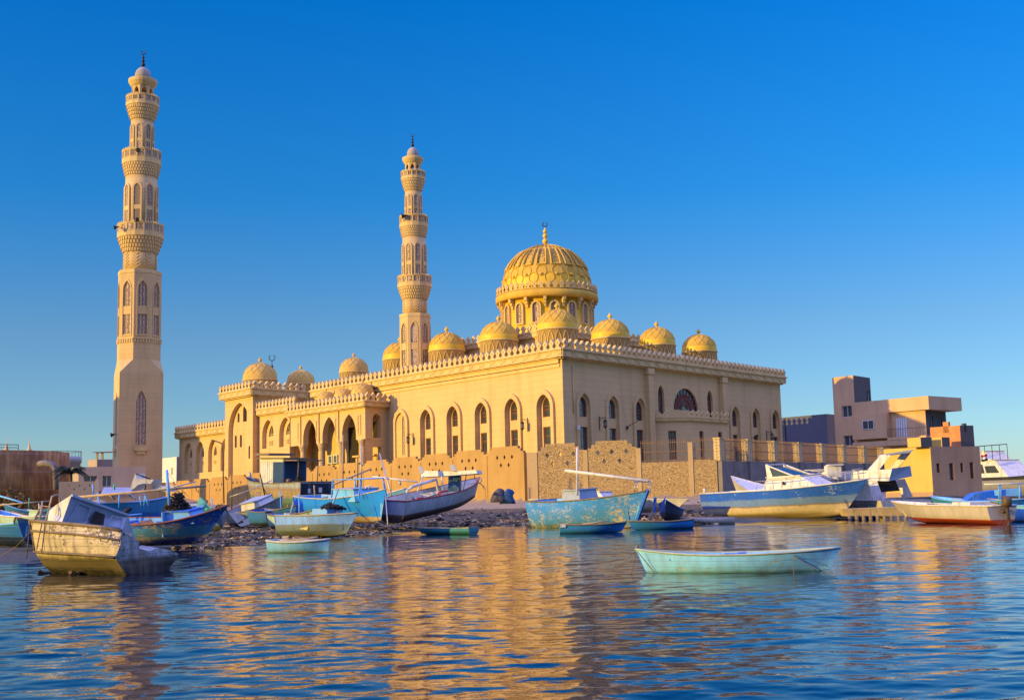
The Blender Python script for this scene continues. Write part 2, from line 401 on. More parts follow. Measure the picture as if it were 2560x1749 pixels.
# ---- cornices and roof of the prayer hall
cornice(F0, 0.0, UE, ZT, 15.65, 0.55); cornice(FS, 0.0, VE, ZT, 15.65, 0.55)
mb = MB(); mb.fbox(F0, 0.3, UE, ZT-0.75, ZT-0.45, 0.002, 0.1); mb.fbox(F0, 0.3, UE, ZT-0.38, ZT-0.02, 0.002, 0.22); part(mb, 'string_course', M_trim)
roof = MB(); roof.add([B(-0.2, -0.2, 15.3), B(UE, -0.2, 15.3), B(UE, VE, 15.3), B(-0.2, VE, 15.3)], [(0, 1, 2, 3)])
roof.add([B(UE, 0, BASE), B(UE, VE, BASE), B(UE, VE, 15.3), B(UE, 0, 15.3), B(0, VE, BASE), B(0, VE, 15.3)], [(0, 1, 2, 3), (1, 4, 5, 2)])
part(roof, 'roof', M_trim)
FB = Fr(B(0, VE), dL, dR); mb = MB(); merlons(mb, FB, 0, UE, 15.65, 0.95, 0.9, -0.1, 0.2); mb.fbox(FB, -.3, UE, 14.9, 15.65, -.3, .4); part(mb, 'parapet', M_trim)
# ---- raised central block
def block(u0, u1, k0, k1, z0, z1, mh=0.85, sp=0.95):
    for F, a, b in ((Fr(B(0, k0), dL, nL), u0, u1), (Fr(B(u0, 0), dR, nR), k0, k1), (Fr(B(0, k1), dL, -nL), u0, u1), (Fr(B(u1, 0), dR, -nR), k0, k1)):
        mb = MB(); mb.fbox(F, a, b, z0, z1-0.7, -0.3, 0.0); mb.fbox(F, a-.1, b+.1, z1-1.9, z1-1.6, -.3, .12); part(mb, 'block_wall', M_stone)
        cornice(F, a, b, z1-0.7, z1, 0.25, True, mh, sp)
    mb = MB(); mb.add([B(u0, k0, z1-.2), B(u1, k0, z1-.2), B(u1, k1, z1-.2), B(u0, k1, z1-.2)], [(0, 1, 2, 3)]); part(mb, 'roof', M_trim)
CU_, CK_ = 15.55, 14.35
block(CU_-8, CU_+8, CK_-8, CK_+8, 15.3, 19.1)
# ---- domes
def finial(c, h, parent, mat=M_gold):
    mb = MB(); mb.lathe([(0.22*h, 0), (0.2*h, 0.12*h), (0.1*h, 0.16*h), (0.1*h, 0.24*h), (0.3*h, 0.38*h), (0.3*h, 0.5*h), (0.12*h, 0.62*h), (0.15*h, 0.72*h), (0.05*h, 0.8*h), (0.0, h)], 12, c)
    part(mb, 'finial', mat, parent)
M_sand = plaster('sandy_dome_render', (0.63, 0.395, 0.10), 0, 0.14)
def small_dome(c, R, drum, ribs=14, skirt=None, shell=None):
    skirt = skirt or M_gold; shell = shell or M_dome
    """drum with blind arches, yellow skirt, netted upper shell, finial"""
    c = Vector(c); mb = MB()
    mb.lathe([(R*0.97, -drum), (R*0.97, -0.12), (R*1.04, -0.12), (R*1.04, 0.0), (R*1.0, 0.02)], 40, c)
    d0 = part(mb, 'drum', M_trim)
    mb = MB()
    for j in range(16):
        a = 2*math.pi*j/16; N = Vector((math.cos(a), math.sin(a), 0)); F = Fr(c+N*R*0.955, Vector((-N.y, N.x, 0)), N)
        o = arch(0, R*0.16, -drum*0.95, -drum*0.5, -0.2, 5); i_ = arch(0, R*0.12, -drum*0.95, -drum*0.5, -0.28, 5)
        mb.ring(F, o, i_, 0, 0.09)
    part(mb, 'blind_arch_band', M_trim, d0)
    pr = lambda t: (R*math.cos(t)*(1.0+0.03*math.sin(2*t)), R*1.02*math.sin(t))
    mb = MB(); T = [math.pi/2*i/18 for i in range(19)]
    mb.lathe([pr(t) for t in T if t <= math.pi/2*3/18+1e-6], 44, c, 0, cap=False)
    mb.lathe([pr(t) for t in T if t >= math.pi/2*3/18-1e-6][:-1]+[(0.02, R*1.02)], 44, c, 1, cap=False)
    dm = part(mb, 'dome', [skirt, shell])
    mb = MB()
    t0, t1 = math.pi/2*0.20, math.pi/2*0.96
    for j in range(ribs):
        for sg in (1, -1):
            pts = []
            for i in range(9):
                t = t0+(t1-t0)*i/8; r, z = pr(t); a = 2*math.pi*j/ribs + sg*(i/8)*2*math.pi/ribs*2.0
                pts.append(c+Vector((r*math.cos(a), r*math.sin(a), z)))
            mb.tube(pts, R*0.026, 4, 0, smooth=False)
        for i in (1, 3):
            t = t0+(t1-t0)*(i+1)/8; r, z = pr(t); a = 2*math.pi*(j+(0.0 if (i+1) % 4 == 0 else 0.5))/ribs
            p = c+Vector((r*math.cos(a), r*math.sin(a), z)); n_ = (p-c).normalized(); mb.tube([p-n_*0.03, p+n_*0.07], R*0.05, 8, 0, R*0.035)
    part(mb, 'net_relief', shell, dm)
    finial(c+Vector((0, 0, R*1.0)), R*0.42, dm, M_gold if skirt is M_gold else shell)
    return dm
for i in range(4): small_dome(B(3.9+9.35*i, 3.6, 18.25), 2.02, 2.6)
for j in range(1, 4): small_dome(B(3.7, 3.6+8.8*j, 18.1), 2.02, 2.5)
for i in range(1, 4): small_dome(B(3.9+9.35*i, 30.2, 18.2), 2.02, 2.5)
# main dome
c = B(CU_, CK_, 0); MR = 5.08
mb = MB(); mb.lathe([(MR*1.03, 18.8), (MR*1.03, 20.4), (MR*1.0, 20.5), (MR*1.0, 23.75)], 64, c); drum = part(mb, 'drum', M_gold)
NW = 16
for j in range(NW):
    a = 2*math.pi*(j+0.32)/NW; N = Vector((math.cos(a), math.sin(a), 0)); F = Fr(c+N*(MR-0.05), Vector((-N.y, N.x, 0)), N)
    lp = arch(0, 0.40, 20.95, 22.7, 23.15, 6); ou = arch(0, 0.56, 20.8, 22.7, 23.35, 6)
    mb = MB(); mb.ring(F, ou, lp, 0.0, 0.28); wn = part(mb, 'drum_window', M_trim, drum)
    mb = MB(); mb.poly(F, lp, 0.1); o = mb.build('grille', M_lattice, None); o.data.transform(mosque.matrix_world.inverted()); o.parent = drum
    a = 2*math.pi*(j+0.82)/NW; N = Vector((math.cos(a), math.sin(a), 0)); F = Fr(c+N*(MR-0.05), Vector((-N.y, N.x, 0)), N)
    mb = MB(); mb.fbox(F, -.17, .17, 23.35, 23.75, 0, .66); mb.fbox(F, -.14, .14, 23.0, 23.36, 0, .42); mb.fbox(F, -.11, .11, 22.62, 23.01, 0, .26); part(mb, 'bracket', M_trim, drum)
mb = MB(); mb.lathe([(MR, 23.7), (MR*1.13, 23.74), (MR*1.15, 23.8), (MR*1.15, 24.45), (MR*1.12, 24.5), (MR*1.12, 24.62), (MR*0.98, 24.62)], 72, c, cap=False)
ring_ = part(mb, 'dome_cornice', M_dome)
mb = MB(); k = 48
for j in range(k):
    a = 2*math.pi*j/k; N = Vector((math.cos(a), math.sin(a), 0)); F = Fr(c+N*MR*1.1, Vector((-N.y, N.x, 0)), N); s = 2*math.pi*MR*1.1/k
    merlons(mb, F, -s/2, s/2, 24.62, 0.85, s, 0.0, 0.18)
part(mb, 'merlon_row', M_trim, ring_)
def mp(t): return (MR*math.cos(t)*(1+0.05*math.sin(2*t)), 24.6 + 5.85*math.sin(t))
mb = MB(); T = [math.pi/2*i/24 for i in range(25)]
mb.lathe([mp(t) for t in T if t <= math.pi/2*5/24+1e-6], 80, c, 0, cap=False)
mb.lathe([mp(t) for t in T if t >= math.pi/2*5/24-1e-6][:-1]+[(0.05, 30.45)], 80, c, 1, cap=False)
mdome = part(mb, 'dome', [M_gold, M_dome], None, 'great ribbed central dome')
mb = MB(); gl = MB(); K = 18
for j in range(K):
    a0 = 2*math.pi*(j+0.1)/K
    def Q(t, da, lift):
        r, z = mp(t); a = a0+da; n_ = Vector((math.cos(a)*math.cos(t), math.sin(a)*math.cos(t), math.sin(t)))
        return c+Vector((r*math.cos(a), r*math.sin(a), z))+n_*lift
    hw = 0.11
    for sg in (-1, 1):                                      # raised edges of the pierced panels
        mb.tube([Q(math.pi/2*(0.32+0.32*i/7), sg*hw, 0.12) for i in range(8)], 0.095, 4, 0, smooth=False)
        mb.tube([Q(math.pi/2*(0.67+0.29*i/6), sg*hw*0.8, 0.06) for i in range(7)], 0.055, 4, 0, smooth=False)
    mb.tube([Q(math.pi/2*0.67, hw*0.8*math.cos(x), 0.06)+Vector((0, 0, -0.22*math.sin(x))) for x in [math.pi*i/6 for i in range(7)]], 0.055, 4, 0, smooth=False)
    mb.tube([Q(math.pi/2*0.32, -hw, 0.1), Q(math.pi/2*0.32, hw, 0.1)], 0.09, 4, 0, smooth=False)
    vs = []
    for i in range(6): vs += [Q(math.pi/2*(0.32+0.32*i/5), -hw, 0.02), Q(math.pi/2*(0.32+0.32*i/5), hw, 0.02)]
    gl.add(vs, [(2*i, 2*i+1, 2*i+3, 2*i+2) for i in range(5)])
    for off, t_, rr in ((0, 0.235, 0.50), (math.pi/K, 0.145, 0.45)):   # interlaced rings below the panels
        mb.tube([Q(math.pi/2*t_+rr/5.6*math.sin(x)*1.25, off+rr/MR*1.15*math.cos(x), 0.05) for x in [2*math.pi*i/14 for i in range(14)]], 0.03, 4, 0, closed=True, smooth=False)
    p0 = Q(math.pi/2*0.19, 0, -0.02); p1 = Q(math.pi/2*0.19, 0, 0.14); mb.tube([p0, p1], 0.17, 8, 0, 0.12)
part(mb, 'rib_relief', M_dome, mdome); part(gl, 'grille', M_glat, mdome)
mb = MB(); prof = [(0.35, 30.3), (0.22, 30.55)]
for zc, r in ((30.98, 0.34), (31.62, 0.29), (32.14, 0.24)):
    prof += [(0.09, zc-r)]+[(r*math.cos(x), zc+r*math.sin(x)) for x in (-0.9, -0.45, 0, 0.45, 0.9)]+[(0.09, zc+r)]
prof += [(0.07, 32.6), (0.02, 32.62)]; mb.lathe(prof, 14, c); fin = part(mb, 'finial', M_gold, mdome)
def crescent(mb, c, r, th):
    V = CR.copy(); V.z = 0; V.normalize(); pts = [Vector(c)+V*r*math.cos(x)+Vector((0, 0, r*math.sin(x))) for x in [R_(-240+300*i/12) for i in range(13)]]
    mb.tube(pts, th, 5)
mb = MB(); crescent(mb, c+Vector((0, 0, 32.95)), 0.26, 0.06); part(mb, 'crescent', M_metal, mdome)
# ---- portico with three arches, columns
kP, kM, kT, kW = -3.5, -2.5, -3.4, -2.5
FP = FL(kP); u0, u1 = 29.9, 46.9
arcs = [(33.35, 1.5), (37.75, 1.5), (42.25, 1.55)]
zcol = 8.75
def openarch(cx, w): return arch(cx, w, BASE, 9.4, 11.7)
holes = []
for cx, w in arcs: holes.append((openarch(cx, w)[2:]+[(cx-w, zcol+0.02)][:0], 0.7))
mb = MB(); outl = [(u0, zcol)]
for cx, w in arcs:                                          # the arcade is open down to the column tops
    a = arch(cx, w, zcol, 9.4, 11.72)[2:]                    # springing right ... apex ... springing left
    outl += [(cx-w, zcol)]+list(reversed(a))+[(cx+w, zcol)]
outl += [(u1, zcol), (u1, 12.3), (u0, 12.3)]
mb.prism(FP, outl, -0.7, 0.0); part(mb, 'arcade', M_stone)
for cx in (35.5, 39.95, 44.3):
    mb = MB(); mb.fbox(FP, cx-0.06, cx+0.06, zcol, 12.25, 0.003, 0.16); part(mb, 'pilaster_strip', M_stone)
for cx in (31.1, 35.95, 40.35, 44.75):
    mb = MB(); mb.ring(FP, rect(cx-0.32, cx+0.32, 9.3, 11.5), rect(cx-0.22, cx+0.22, 9.4, 11.4), 0.003, 0.08); part(mb, 'arcade_moulding', M_stone)
M_carv = lattice('carved_shaft', (0.62, 0.45, 0.26), (0.40, 0.27, 0.14), 5.0, 0.12)
for cx in (31.0, 35.5, 39.95, 44.4):
    mb = MB(); p = FP.p(cx, 0, -0.35)
    mb.lathe([(0.5, BASE+0.3), (0.5, BASE+0.6), (0.38, BASE+0.8), (0.36, zcol-0.8), (0.42, zcol-0.55), (0.56, zcol-0.15), (0.6, zcol)], 14, p); part(mb, 'column', M_carv)
FPr = FRt(u0)                                                # return of the portico facing right
h1 = arch(-1.75, 0.62, 8.9, 10.9, 11.6); h2 = rect(-2.4, -1.1, BASE, 7.9)
mb = MB(); mb.plate(FPr, rect(kP, 0, BASE, 12.3), [(h1, 0.6), (h2, 0.6)]); part(mb, 'portico_side_wall', M_stone)
mb = MB(); mb.ring(FPr, rect(-3.2, -2.7, 9.3, 11.5), rect(-3.1, -2.8, 9.4, 11.4), 0.003, .07); part(mb, 'arcade_moulding', M_stone)
cornice(FP, u0, u1, 12.25, 12.95, 0.45, True, 0.95, 0.85); cornice(FPr, kP, 0.0, 12.25, 12.95, 0.45, True, 0.95, 0.85)
mb = MB(); mb.add([B(u0, kP, 12.9), B(u1, kP, 12.9), B(u1, 0, 12.9), B(u0, 0, 12.9)], [(0, 1, 2, 3)]); part(mb, 'roof', M_trim)
mb = MB(); mb.plate(F0, rect(UE, 58, BASE, 12.9), (), -0.01); mb.plate(FRt(46.9), rect(kP+.7, 0, BASE, 12.3)); part(mb, 'portico_back_wall', M_stone)
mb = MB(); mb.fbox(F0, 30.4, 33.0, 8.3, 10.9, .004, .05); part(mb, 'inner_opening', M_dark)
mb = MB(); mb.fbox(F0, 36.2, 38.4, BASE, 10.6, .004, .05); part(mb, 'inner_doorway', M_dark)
mb = MB()
for u in (31.5, 34.6): mb.fbox(F0, u, u+1.6, 7.0, 7.2, .004, .9); mb.fbox(F0, u+.1, u+1.5, 6.2, 7.0, .004, .5)
part(mb, 'stair_ledge', M_stone)
for u, k, r in ((33.0, -1.6, 1.35), (37.2, -1.6, 1.15), (41.2, -1.6, 1.15)): small_dome(B(u, k, 13.9), r, 1.0, 12, M_sand, M_sand)
small_dome(B(43.5, 4.5, 18.0), 1.8, 2.5, 14, M_sand, M_sand)
# ---- middle bay with two arched windows
FM = FL(kM); um0, um1 = u1, 57.2
holes = []
for cx in (49.9, 54.45):
    o = arch(cx, 1.55, 8.9, 10.5, 12.55); holes.append((o, 0.55))
    inn = arch(cx-0.1, 1.15, 8.9, 10.5, 12.1)
    wn = arch(cx-0.15, 0.95, 10.4, 10.41, 11.9); slots = [rect(cx-1.0+0.36*q, cx-0.84+0.36*q, 9.25, 9.85) for q in range(5)]
    mb = MB(); mb.plate(FM, o, [(wn, 0.25)]+[(s_, 0.25) for s_ in slots], -0.55); part(mb, 'niche_back', M_stone)
    window(FM, wn, -0.78, bars_u=(-0.5, 0, 0.5), bars_z=(-0.6,), frame=M_trim)
    mb = MB()
    for s_ in slots: mb.poly(FM, s_, -0.79)
    part(mb, 'vent_slots', M_dark)
mb = MB(); mb.plate(FM, rect(um0, um1, BASE, 13.15), holes); mb.add([FM.p(um0, BASE), FM.p(um0, BASE, 1), FM.p(um0, 13.15, 1), FM.p(um0, 13.15)], [(0, 1, 2, 3)]); part(mb, 'middle_wall', M_stone)
cornice(FM, um0, um1-0.4, 13.12, 14.0, 0.45, True, 0.95, 0.9)
mb = MB(); mb.add([B(um0, kM, 13.9), B(um1, kM, 13.9), B(um1, 8, 13.9), B(um0, 8, 13.9)], [(0, 1, 2, 3)]); part(mb, 'roof', M_trim)
# ---- entrance tower
FT = FL(kT); ut0, ut1 = 57.05, 65.05
big = arch(60.9, 3.15, BASE+1, 11.4, 15.15, 12)
mb = MB(); mb.plate(FT, rect(ut0, ut1, BASE, 15.75), [(big, 0.6)]); part(mb, 'tower_wall', M_stone)
wl = [arch(60.45, 0.55, 12.68, 14.2, 14.8), arch(62.3, 0.3, 12.7, 13.6, 13.95), arch(58.6, 0.3, 12.7, 13.6, 13.95), arch(63.1, 0.3, 9.4, 10.7, 11.05),
      arch(61.6, 0.3, 9.4, 10.7, 11.05), arch(59.1, 0.32, 7.8, 9.1, 9.5)]
mb = MB(); mb.plate(FT, big, [(x, 0.35) for x in wl], -0.6); part(mb, 'tower_niche_back', M_stone)
for x in wl: window(FT, x, -0.93, fw=0.06, bars_u=(0.0,) if x is wl[0] else ())
FTr = FRt(ut0); mb = MB(); mb.plate(FTr, rect(kT, 4.4, BASE, 15.75)); part(mb, 'tower_side_wall', M_stone)
cornice(FT, ut0, ut1, 15.72, 16.75, 0.6, True, 0.95, 0.95); cornice(FTr, kT, 4.4, 15.72, 16.75, 0.6, True, 0.95, 1.0)
mb = MB(); mb.add([B(ut0, kT, 16.6), B(ut1, kT, 16.6), B(ut1, 4.4, 16.6), B(ut0, 4.4, 16.6)], [(0, 1, 2, 3)]); mb.add([B(ut1, kT, BASE), B(ut1, 4.4, BASE), B(ut1, 4.4, 16.6), B(ut1, kT, 16.6), B(ut0, 4.4, BASE), B(ut0, 4.4, 16.6)], [(0, 1, 2, 3), (1, 4, 5, 2)]); part(mb, 'roof', M_trim)
small_dome(B(60.6, -0.2, 18.3), 2.25, 1.9, 14, M_sand, M_sand); small_dome(B(59.4, 6.0, 18.0), 1.9, 4, 14, M_sand, M_sand)
p = B(60.6, 9.5, 0); 
mb = MB(); q = at(680, 945, 163); mb.lathe([(0.12, 19.5-q.z), (0.1, 0.4), (0.3, 0.8), (0.12, 1.2), (0.2, 1.5), (0.05, 1.9), (0.04, 2.4)], 10, q); crescent(mb, q+Vector((0, 0, 2.8)), 0.4, 0.055); part(mb, 'crescent_finial', M_metal)
# ---- far wing
FW = FL(kW); uw0, uw1 = ut1, 81.6
holes = []
for cx in (66.7, 70.6, 74.6, 78.5):
    o = arch(cx, 1.35, 6.5, 9.0, 10.9); holes.append((o, 0.5)); wn = arch(cx-0.1, 0.75, 8.7, 8.71, 10.1)
    slots = [rect(cx-0.7+0.34*q, cx-0.55+0.34*q, 7.55, 8.05) for q in range(4)]
    mb = MB(); mb.plate(FW, o, [(wn, 0.25)]+[(s_, 0.2) for s_ in slots], -0.5); part(mb, 'niche_back', M_stone); window(FW, wn, -0.73, bars_u=(0.0,), frame=M_trim)
    mb = MB()
    for s_ in slots: mb.poly(FW, s_, -0.69)
    part(mb, 'vent_slots', M_dark)
mb = MB(); mb.plate(FW, rect(uw0, uw1, BASE, 11.55), holes); part(mb, 'wing_wall', M_stone)
cornice(FW, uw0, uw1, 11.5, 12.4, 0.5, True, 0.95, 0.9)
mb = MB(); mb.add([B(uw1, kW, BASE), B(uw1, 8, BASE), B(uw1, 8, 12.3), B(uw1, kW, 12.3)], [(0, 1, 2, 3)]); mb.add([B(uw0, kW, 12.3), B(uw1, kW, 12.3), B(uw1, 8, 12.3), B(uw0, 8, 12.3)], [(0, 1, 2, 3)]); part(mb, 'roof', M_trim)
FA = FL(1.5); ow = arch(84.5, 0.6, 5.0, 6.4, 7.2); mb = MB(); mb.plate(FA, rect(uw1, 87.2, BASE, 8.7), [(ow, 0.5)]); part(mb, 'annex_wall', M_stone); cornice(FA, uw1+.4, 87.2, 8.7, 9.6, 0.3, True, 1.0, 1.2)
# ------------------------------------------------------------------ minarets
def minaret(name, label, base, rot, zf, rf):
    """square foot, octagon, three shafts between three balconies, lantern and cap; zf maps the measured height, rf the radius"""
    root = thing(name, label, 'minaret', base)
    c = Vector((base[0], base[1], 0))
    def bl(mb, nm, mats, par=None):
        o = mb.build(nm, mats, None); o.data.transform(Matrix.Translation(-Vector(base))); o.parent = par or root; return o
    def face(k, n, R, a0):
        a = a0+2*math.pi*(k+0.5)/n; N = Vector((math.cos(a), math.sin(a), 0)); return Fr(c+N*(R*math.cos(math.pi/n)), Vector((-N.y, N.x, 0)), N), 2*R*math.sin(math.pi/n)
    Z = zf; r = rf
    # foot
    hs = r(1.885); zb = base[2]; ztop = Z(13.7)
    mb = MB(); gr = []
    for k in range(4):
        F, wd = face(k, 4, hs*math.sqrt(2), rot-math.pi/4)
        lp = arch(0, wd*0.115, Z(7.3), Z(10.9), Z(12.1)); mb.plate(F, rect(-wd/2, wd/2, zb, ztop), [(lp, r(0.14))])
        g = MB(); g.poly(F, lp, -r(0.1)); gr.append(('grille', g, M_lattice))
        s_ = MB(); s_.fbox(F, -wd*0.15, wd*0.15, Z(6.75), Z(7.05), 0.003, r(0.2)); s_.fbox(F, -wd*0.1, wd*0.1, Z(6.45), Z(6.75), 0.003, r(0.12)); gr.append(('window_sill', s_, M_trim))
    foot = bl(mb, 'foot', M_stone)
    for nm, g, mt in gr: bl(g, nm, mt, foot)
    # chamfer from square to octagon
    Ro = r(1.95); mb = MB(); zc = Z(14.9)
    sq = [c+Vector((hs*math.sqrt(2)*math.cos(rot-math.pi/4+math.pi/2*k), hs*math.sqrt(2)*math.sin(rot-math.pi/4+math.pi/2*k), ztop)) for k in range(4)]
    oc = [c+Vector((Ro*math.cos(rot-math.pi/8+math.pi/4*k), Ro*math.sin(rot-math.pi/8+math.pi/4*k), zc)) for k in range(8)]
    vs = sq+oc; fs = []
    for k in range(4):
        a, b = k, (k+1) % 4; o0 = 4+(2*k) % 8; o1 = 4+(2*k+1) % 8; op = 4+(2*k-1) % 8
        fs += [(a, b, o1, o0), (a, o0, op)]
    mb.add(vs, fs); bl(mb, 'chamfer', M_stone)
    # octagon
    mb = MB(); gr = []
    for k in range(8):
        F, wd = face(k, 8, Ro, rot-math.pi/8)
        up = arch(0, wd*0.27, Z(19.75), Z(21.2), Z(22.0)); lo = rect(-wd*0.27, wd*0.27, Z(17.2), Z(19.0)); mid = rect(-wd*.25, wd*.25, Z(19.1), Z(19.65))
        mb.plate(F, rect(-wd/2, wd/2, zc, Z(22.85)), [(up, r(0.1)), (lo, r(0.1))])
        g = MB(); g.poly(F, up, -r(0.08)); g.poly(F, lo, -r(0.08)); gr.append(('grille', g, M_lattice))
        t_ = MB(); t_.ring(F, arch(0, wd*0.34, Z(17.05), Z(21.2), Z(22.25)), arch(0, wd*0.285, Z(17.1), Z(21.2), Z(22.08)), 0.003, r(0.05))
        for q in range(6): t_.fbox(F, -wd/2+wd*(q+.2)/6, -wd/2+wd*(q+.8)/6, Z(16.45), Z(16.75), 0.003, r(.08))
        t_.fbox(F, -wd/2, wd/2, Z(16.75), Z(16.85), .002, r(.1)); gr.append(('moulding', t_, M_trim))
    octo = bl(mb, 'octagon', M_stone)
    for nm, g, mt in gr: bl(g, nm, mt, octo)
    mb = MB(); mb.lathe([(Ro*1.02, Z(22.77)), (Ro*1.02, Z(23.1)), (r(1.5), Z(23.2))], 8, c, 0, False, rot-math.pi/8); bl(mb, 'octagon_cap', M_trim)
    # herringbone neck
    R1 = r(1.46); mb = MB(); mb.lathe([(R1, Z(23.1)), (R1, Z(25.0))], 24, c); neck = bl(mb, 'neck', M_stone)
    for k in range(8):
        mb = MB(); a = rot+math.pi/4*k+math.pi/8
        for q in range(5):
            z0 = 23.3+0.3*q
            for sg in (-1, 1):
                P = lambda da, z: c+Vector((R1*1.01*math.cos(a+da), R1*1.01*math.sin(a+da), Z(z)))
                mb.tube([P(0, z0), P(sg*0.14, z0+0.16), P(sg*0.28, z0+0.34)], r(0.035), 4, 0, smooth=False)
        bl(mb, 'herringbone_relief', M_trim, neck)
    def balcony(zfl, zl, zt, Rw, Rs, rail, nseg=8):
        """muqarnas flare under a pierced octagonal parapet"""
        mb = MB(); n = 40; prof = []
        rows = 4
        for i in range(rows+1):
            t = i/rows; prof.append((Rs+(Rw*0.94-Rs)*(t**0.8), zl+(zfl-zl)*t))
        mb.lathe(prof, n, c, 0, False); b = bl(mb, 'balcony', M_trim)
        mq = MB()
        for i in range(rows):
            t = (i+0.5)/rows; rr = Rs+(Rw*0.94-Rs)*(t**0.8); hh = (zfl-zl)/rows
            for j in range(n):
                a = 2*math.pi*(j+0.5*(i % 2))/n
                mq.box((0, 0, 0), (rr*0.035, rr*2*math.pi/n*0.6, hh*1.2), 0, M=Matrix.Translation(c+Vector((rr*1.015*math.cos(a), rr*1.015*math.sin(a), zl+hh*(i+0.62)))) @ Matrix.Rotation(a, 4, 'Z'))
        bl(mq, 'muqarnas', M_trim, b)
        mb = MB(); gr = MB(); kn = MB()
        zr0 = zfl+(zt-zfl)*0.42
        mb.lathe([(Rw*0.94, zfl), (Rw*1.0, zfl+0.02), (Rw*1.0, zr0-0.05), (Rw*0.97, zr0)], nseg*2, c, 0, False, rot-math.pi/nseg)
        for k in range(nseg*2):
            F, wd = face(k, nseg*2, Rw, rot-math.pi/nseg)
            if k % 2 == 0 or True:
                ho = rect(-wd*0.40, wd*0.40, zr0+(zt-zr0)*0.08, zt-(zt-zr0)*0.12)
                mb.plate(F, rect(-wd/2, wd/2, zr0, zt), [(ho, 0.08)]); gr.poly(F, ho, -0.05)
            mb.fbox(F, -wd/2, wd/2, zt, zt+0.06*rail, -0.12, 0.05)
            for q in (-0.3, 0, 0.3): kn.fbox(F, wd*q-0.05*rail, wd*q+0.05*rail, zt+0.06*rail, zt+0.2*rail, -0.1, 0.0)
        p_ = bl(mb, 'balcony_parapet', M_trim); bl(gr, 'grille', M_lattice, p_); bl(kn, 'merlon_row', M_trim, p_)
    def shaft(z0, z1, Rs, wz, nwin=8):
        mb = MB(); mb.lathe([(Rs, z0), (Rs, z1)], 32, c); s_ = bl(mb, 'shaft', M_stone)
        zb_, zm0, zm1, za_ = wz; g = MB(); t_ = MB()
        for k in range(nwin):
            a = rot+2*math.pi*(k+0.5)/nwin; N = Vector((math.cos(a), math.sin(a), 0)); w_ = Rs*0.21; F = Fr(c+N*Rs*0.975, Vector((-N.y, N.x, 0)), N)
            sp = za_-w_*1.5; up = arch(0, w_, zm1, sp, za_); t_.ring(F, arch(0, w_*1.45, zb_, sp, za_+w_*.6), arch(0, w_, zb_, sp, za_), 0, Rs*0.085)
            g.poly(F, up, Rs*0.045); g.poly(F, rect(-w_, w_, zb_, zm0), Rs*0.045); t_.fbox(F, -w_, w_, zm0, zm1, 0, Rs*0.07)
        bl(t_, 'window_surround', M_trim, s_); bl(g, 'grille', M_lattice, s_)
    rl = Z(28)-Z(27)
    balcony(Z(26.17), Z(24.85), Z(27.35), r(2.08), R1, rl)
    R2 = r(1.41); shaft(Z(26.2), Z(32.1), R2, (Z(27.4), Z(28.7), Z(29.1), Z(31.1)))
    balcony(Z(33.1), Z(32.0), Z(34.3), r(1.76), R2, rl)
    R3 = r(1.0); shaft(Z(33.2), Z(37.5), R3, (Z(34.3), Z(35.2), Z(35.5), Z(36.85)))
    balcony(Z(38.67), Z(37.4), Z(39.5), r(1.5), R3, rl)
    # lantern
    mb = MB(); Rl = r(1.0)
    for k in range(8):
        F, wd = face(k, 8, Rl, rot-math.pi/8); zz0, zz1 = Z(38.7), Z(40.75)
        a = arch(0, wd*0.30, zz0, Z(40.0), Z(40.5), 5)
        mb.prism(F, [(-wd/2, zz0), a[0]]+list(reversed(a[2:]))+[a[1], (wd/2, zz0), (wd/2, zz1), (-wd/2, zz1)], -r(0.16), 0)
    bl(mb, 'lantern', M_stone)
    mb = MB(); mb.lathe([(Rl, Z(40.6)), (r(1.12), Z(40.75)), (r(1.27), Z(41.0)), (r(1.3), Z(41.15)), (r(1.3), Z(41.3)), (r(1.0), Z(41.42)), (r(0.74), Z(41.44))], 24, c, 0, False); bl(mb, 'lantern_cornice', M_trim)
    mb = MB(); Rc = r(0.72); hc = Z(42.55)-Z(41.4)
    mb.lathe([(Rc, Z(41.4)), (Rc*1.0, Z(41.75)), (Rc*0.97, Z(41.95)), (Rc*0.83, Z(42.22)), (Rc*0.55, Z(42.45)), (Rc*0.2, Z(42.58)), (0.03, Z(42.62))], 20, c); cap = bl(mb, 'cap', M_grey)
    mb = MB(); prof = [(r(0.16), Z(42.5)), (r(0.1), Z(42.6))]
    for zc_, q in ((42.84, 0.2), (43.2, 0.16), (43.52, 0.13)):
        prof += [(r(0.05), Z(zc_-q*0.85))]+[(r(q)*math.cos(x), Z(zc_)+(Z(zc_+q)-Z(zc_))*math.sin(x)) for x in (-0.8, -0.3, 0.3, 0.8)]+[(r(0.05), Z(zc_+q*0.85))]
    prof += [(r(0.04), Z(43.85))]; mb.lathe(prof, 10, c); crescent(mb, c+Vector((0, 0, Z(44.02))), r(0.19), r(0.045)); bl(mb, 'finial', M_metal, cap)
    return root
p1 = at(342, 1225, 172); K1 = 172/108.0
m1 = minaret('minaret', 'tall free standing cream minaret on a square foot, nearest the rusty tank', (p1.x, 172, 2.5), R_(25.5-90), lambda z: 1.6+(z-1.6)*K1, lambda q: q*K1)
p2 = at(1039, 900, 134)
m2 = minaret('minaret', 'slimmer minaret rising behind the small domes of the mosque', (p2.x, 134, BASE), R_(-45), lambda z: z-0.46, lambda q: q*0.93)
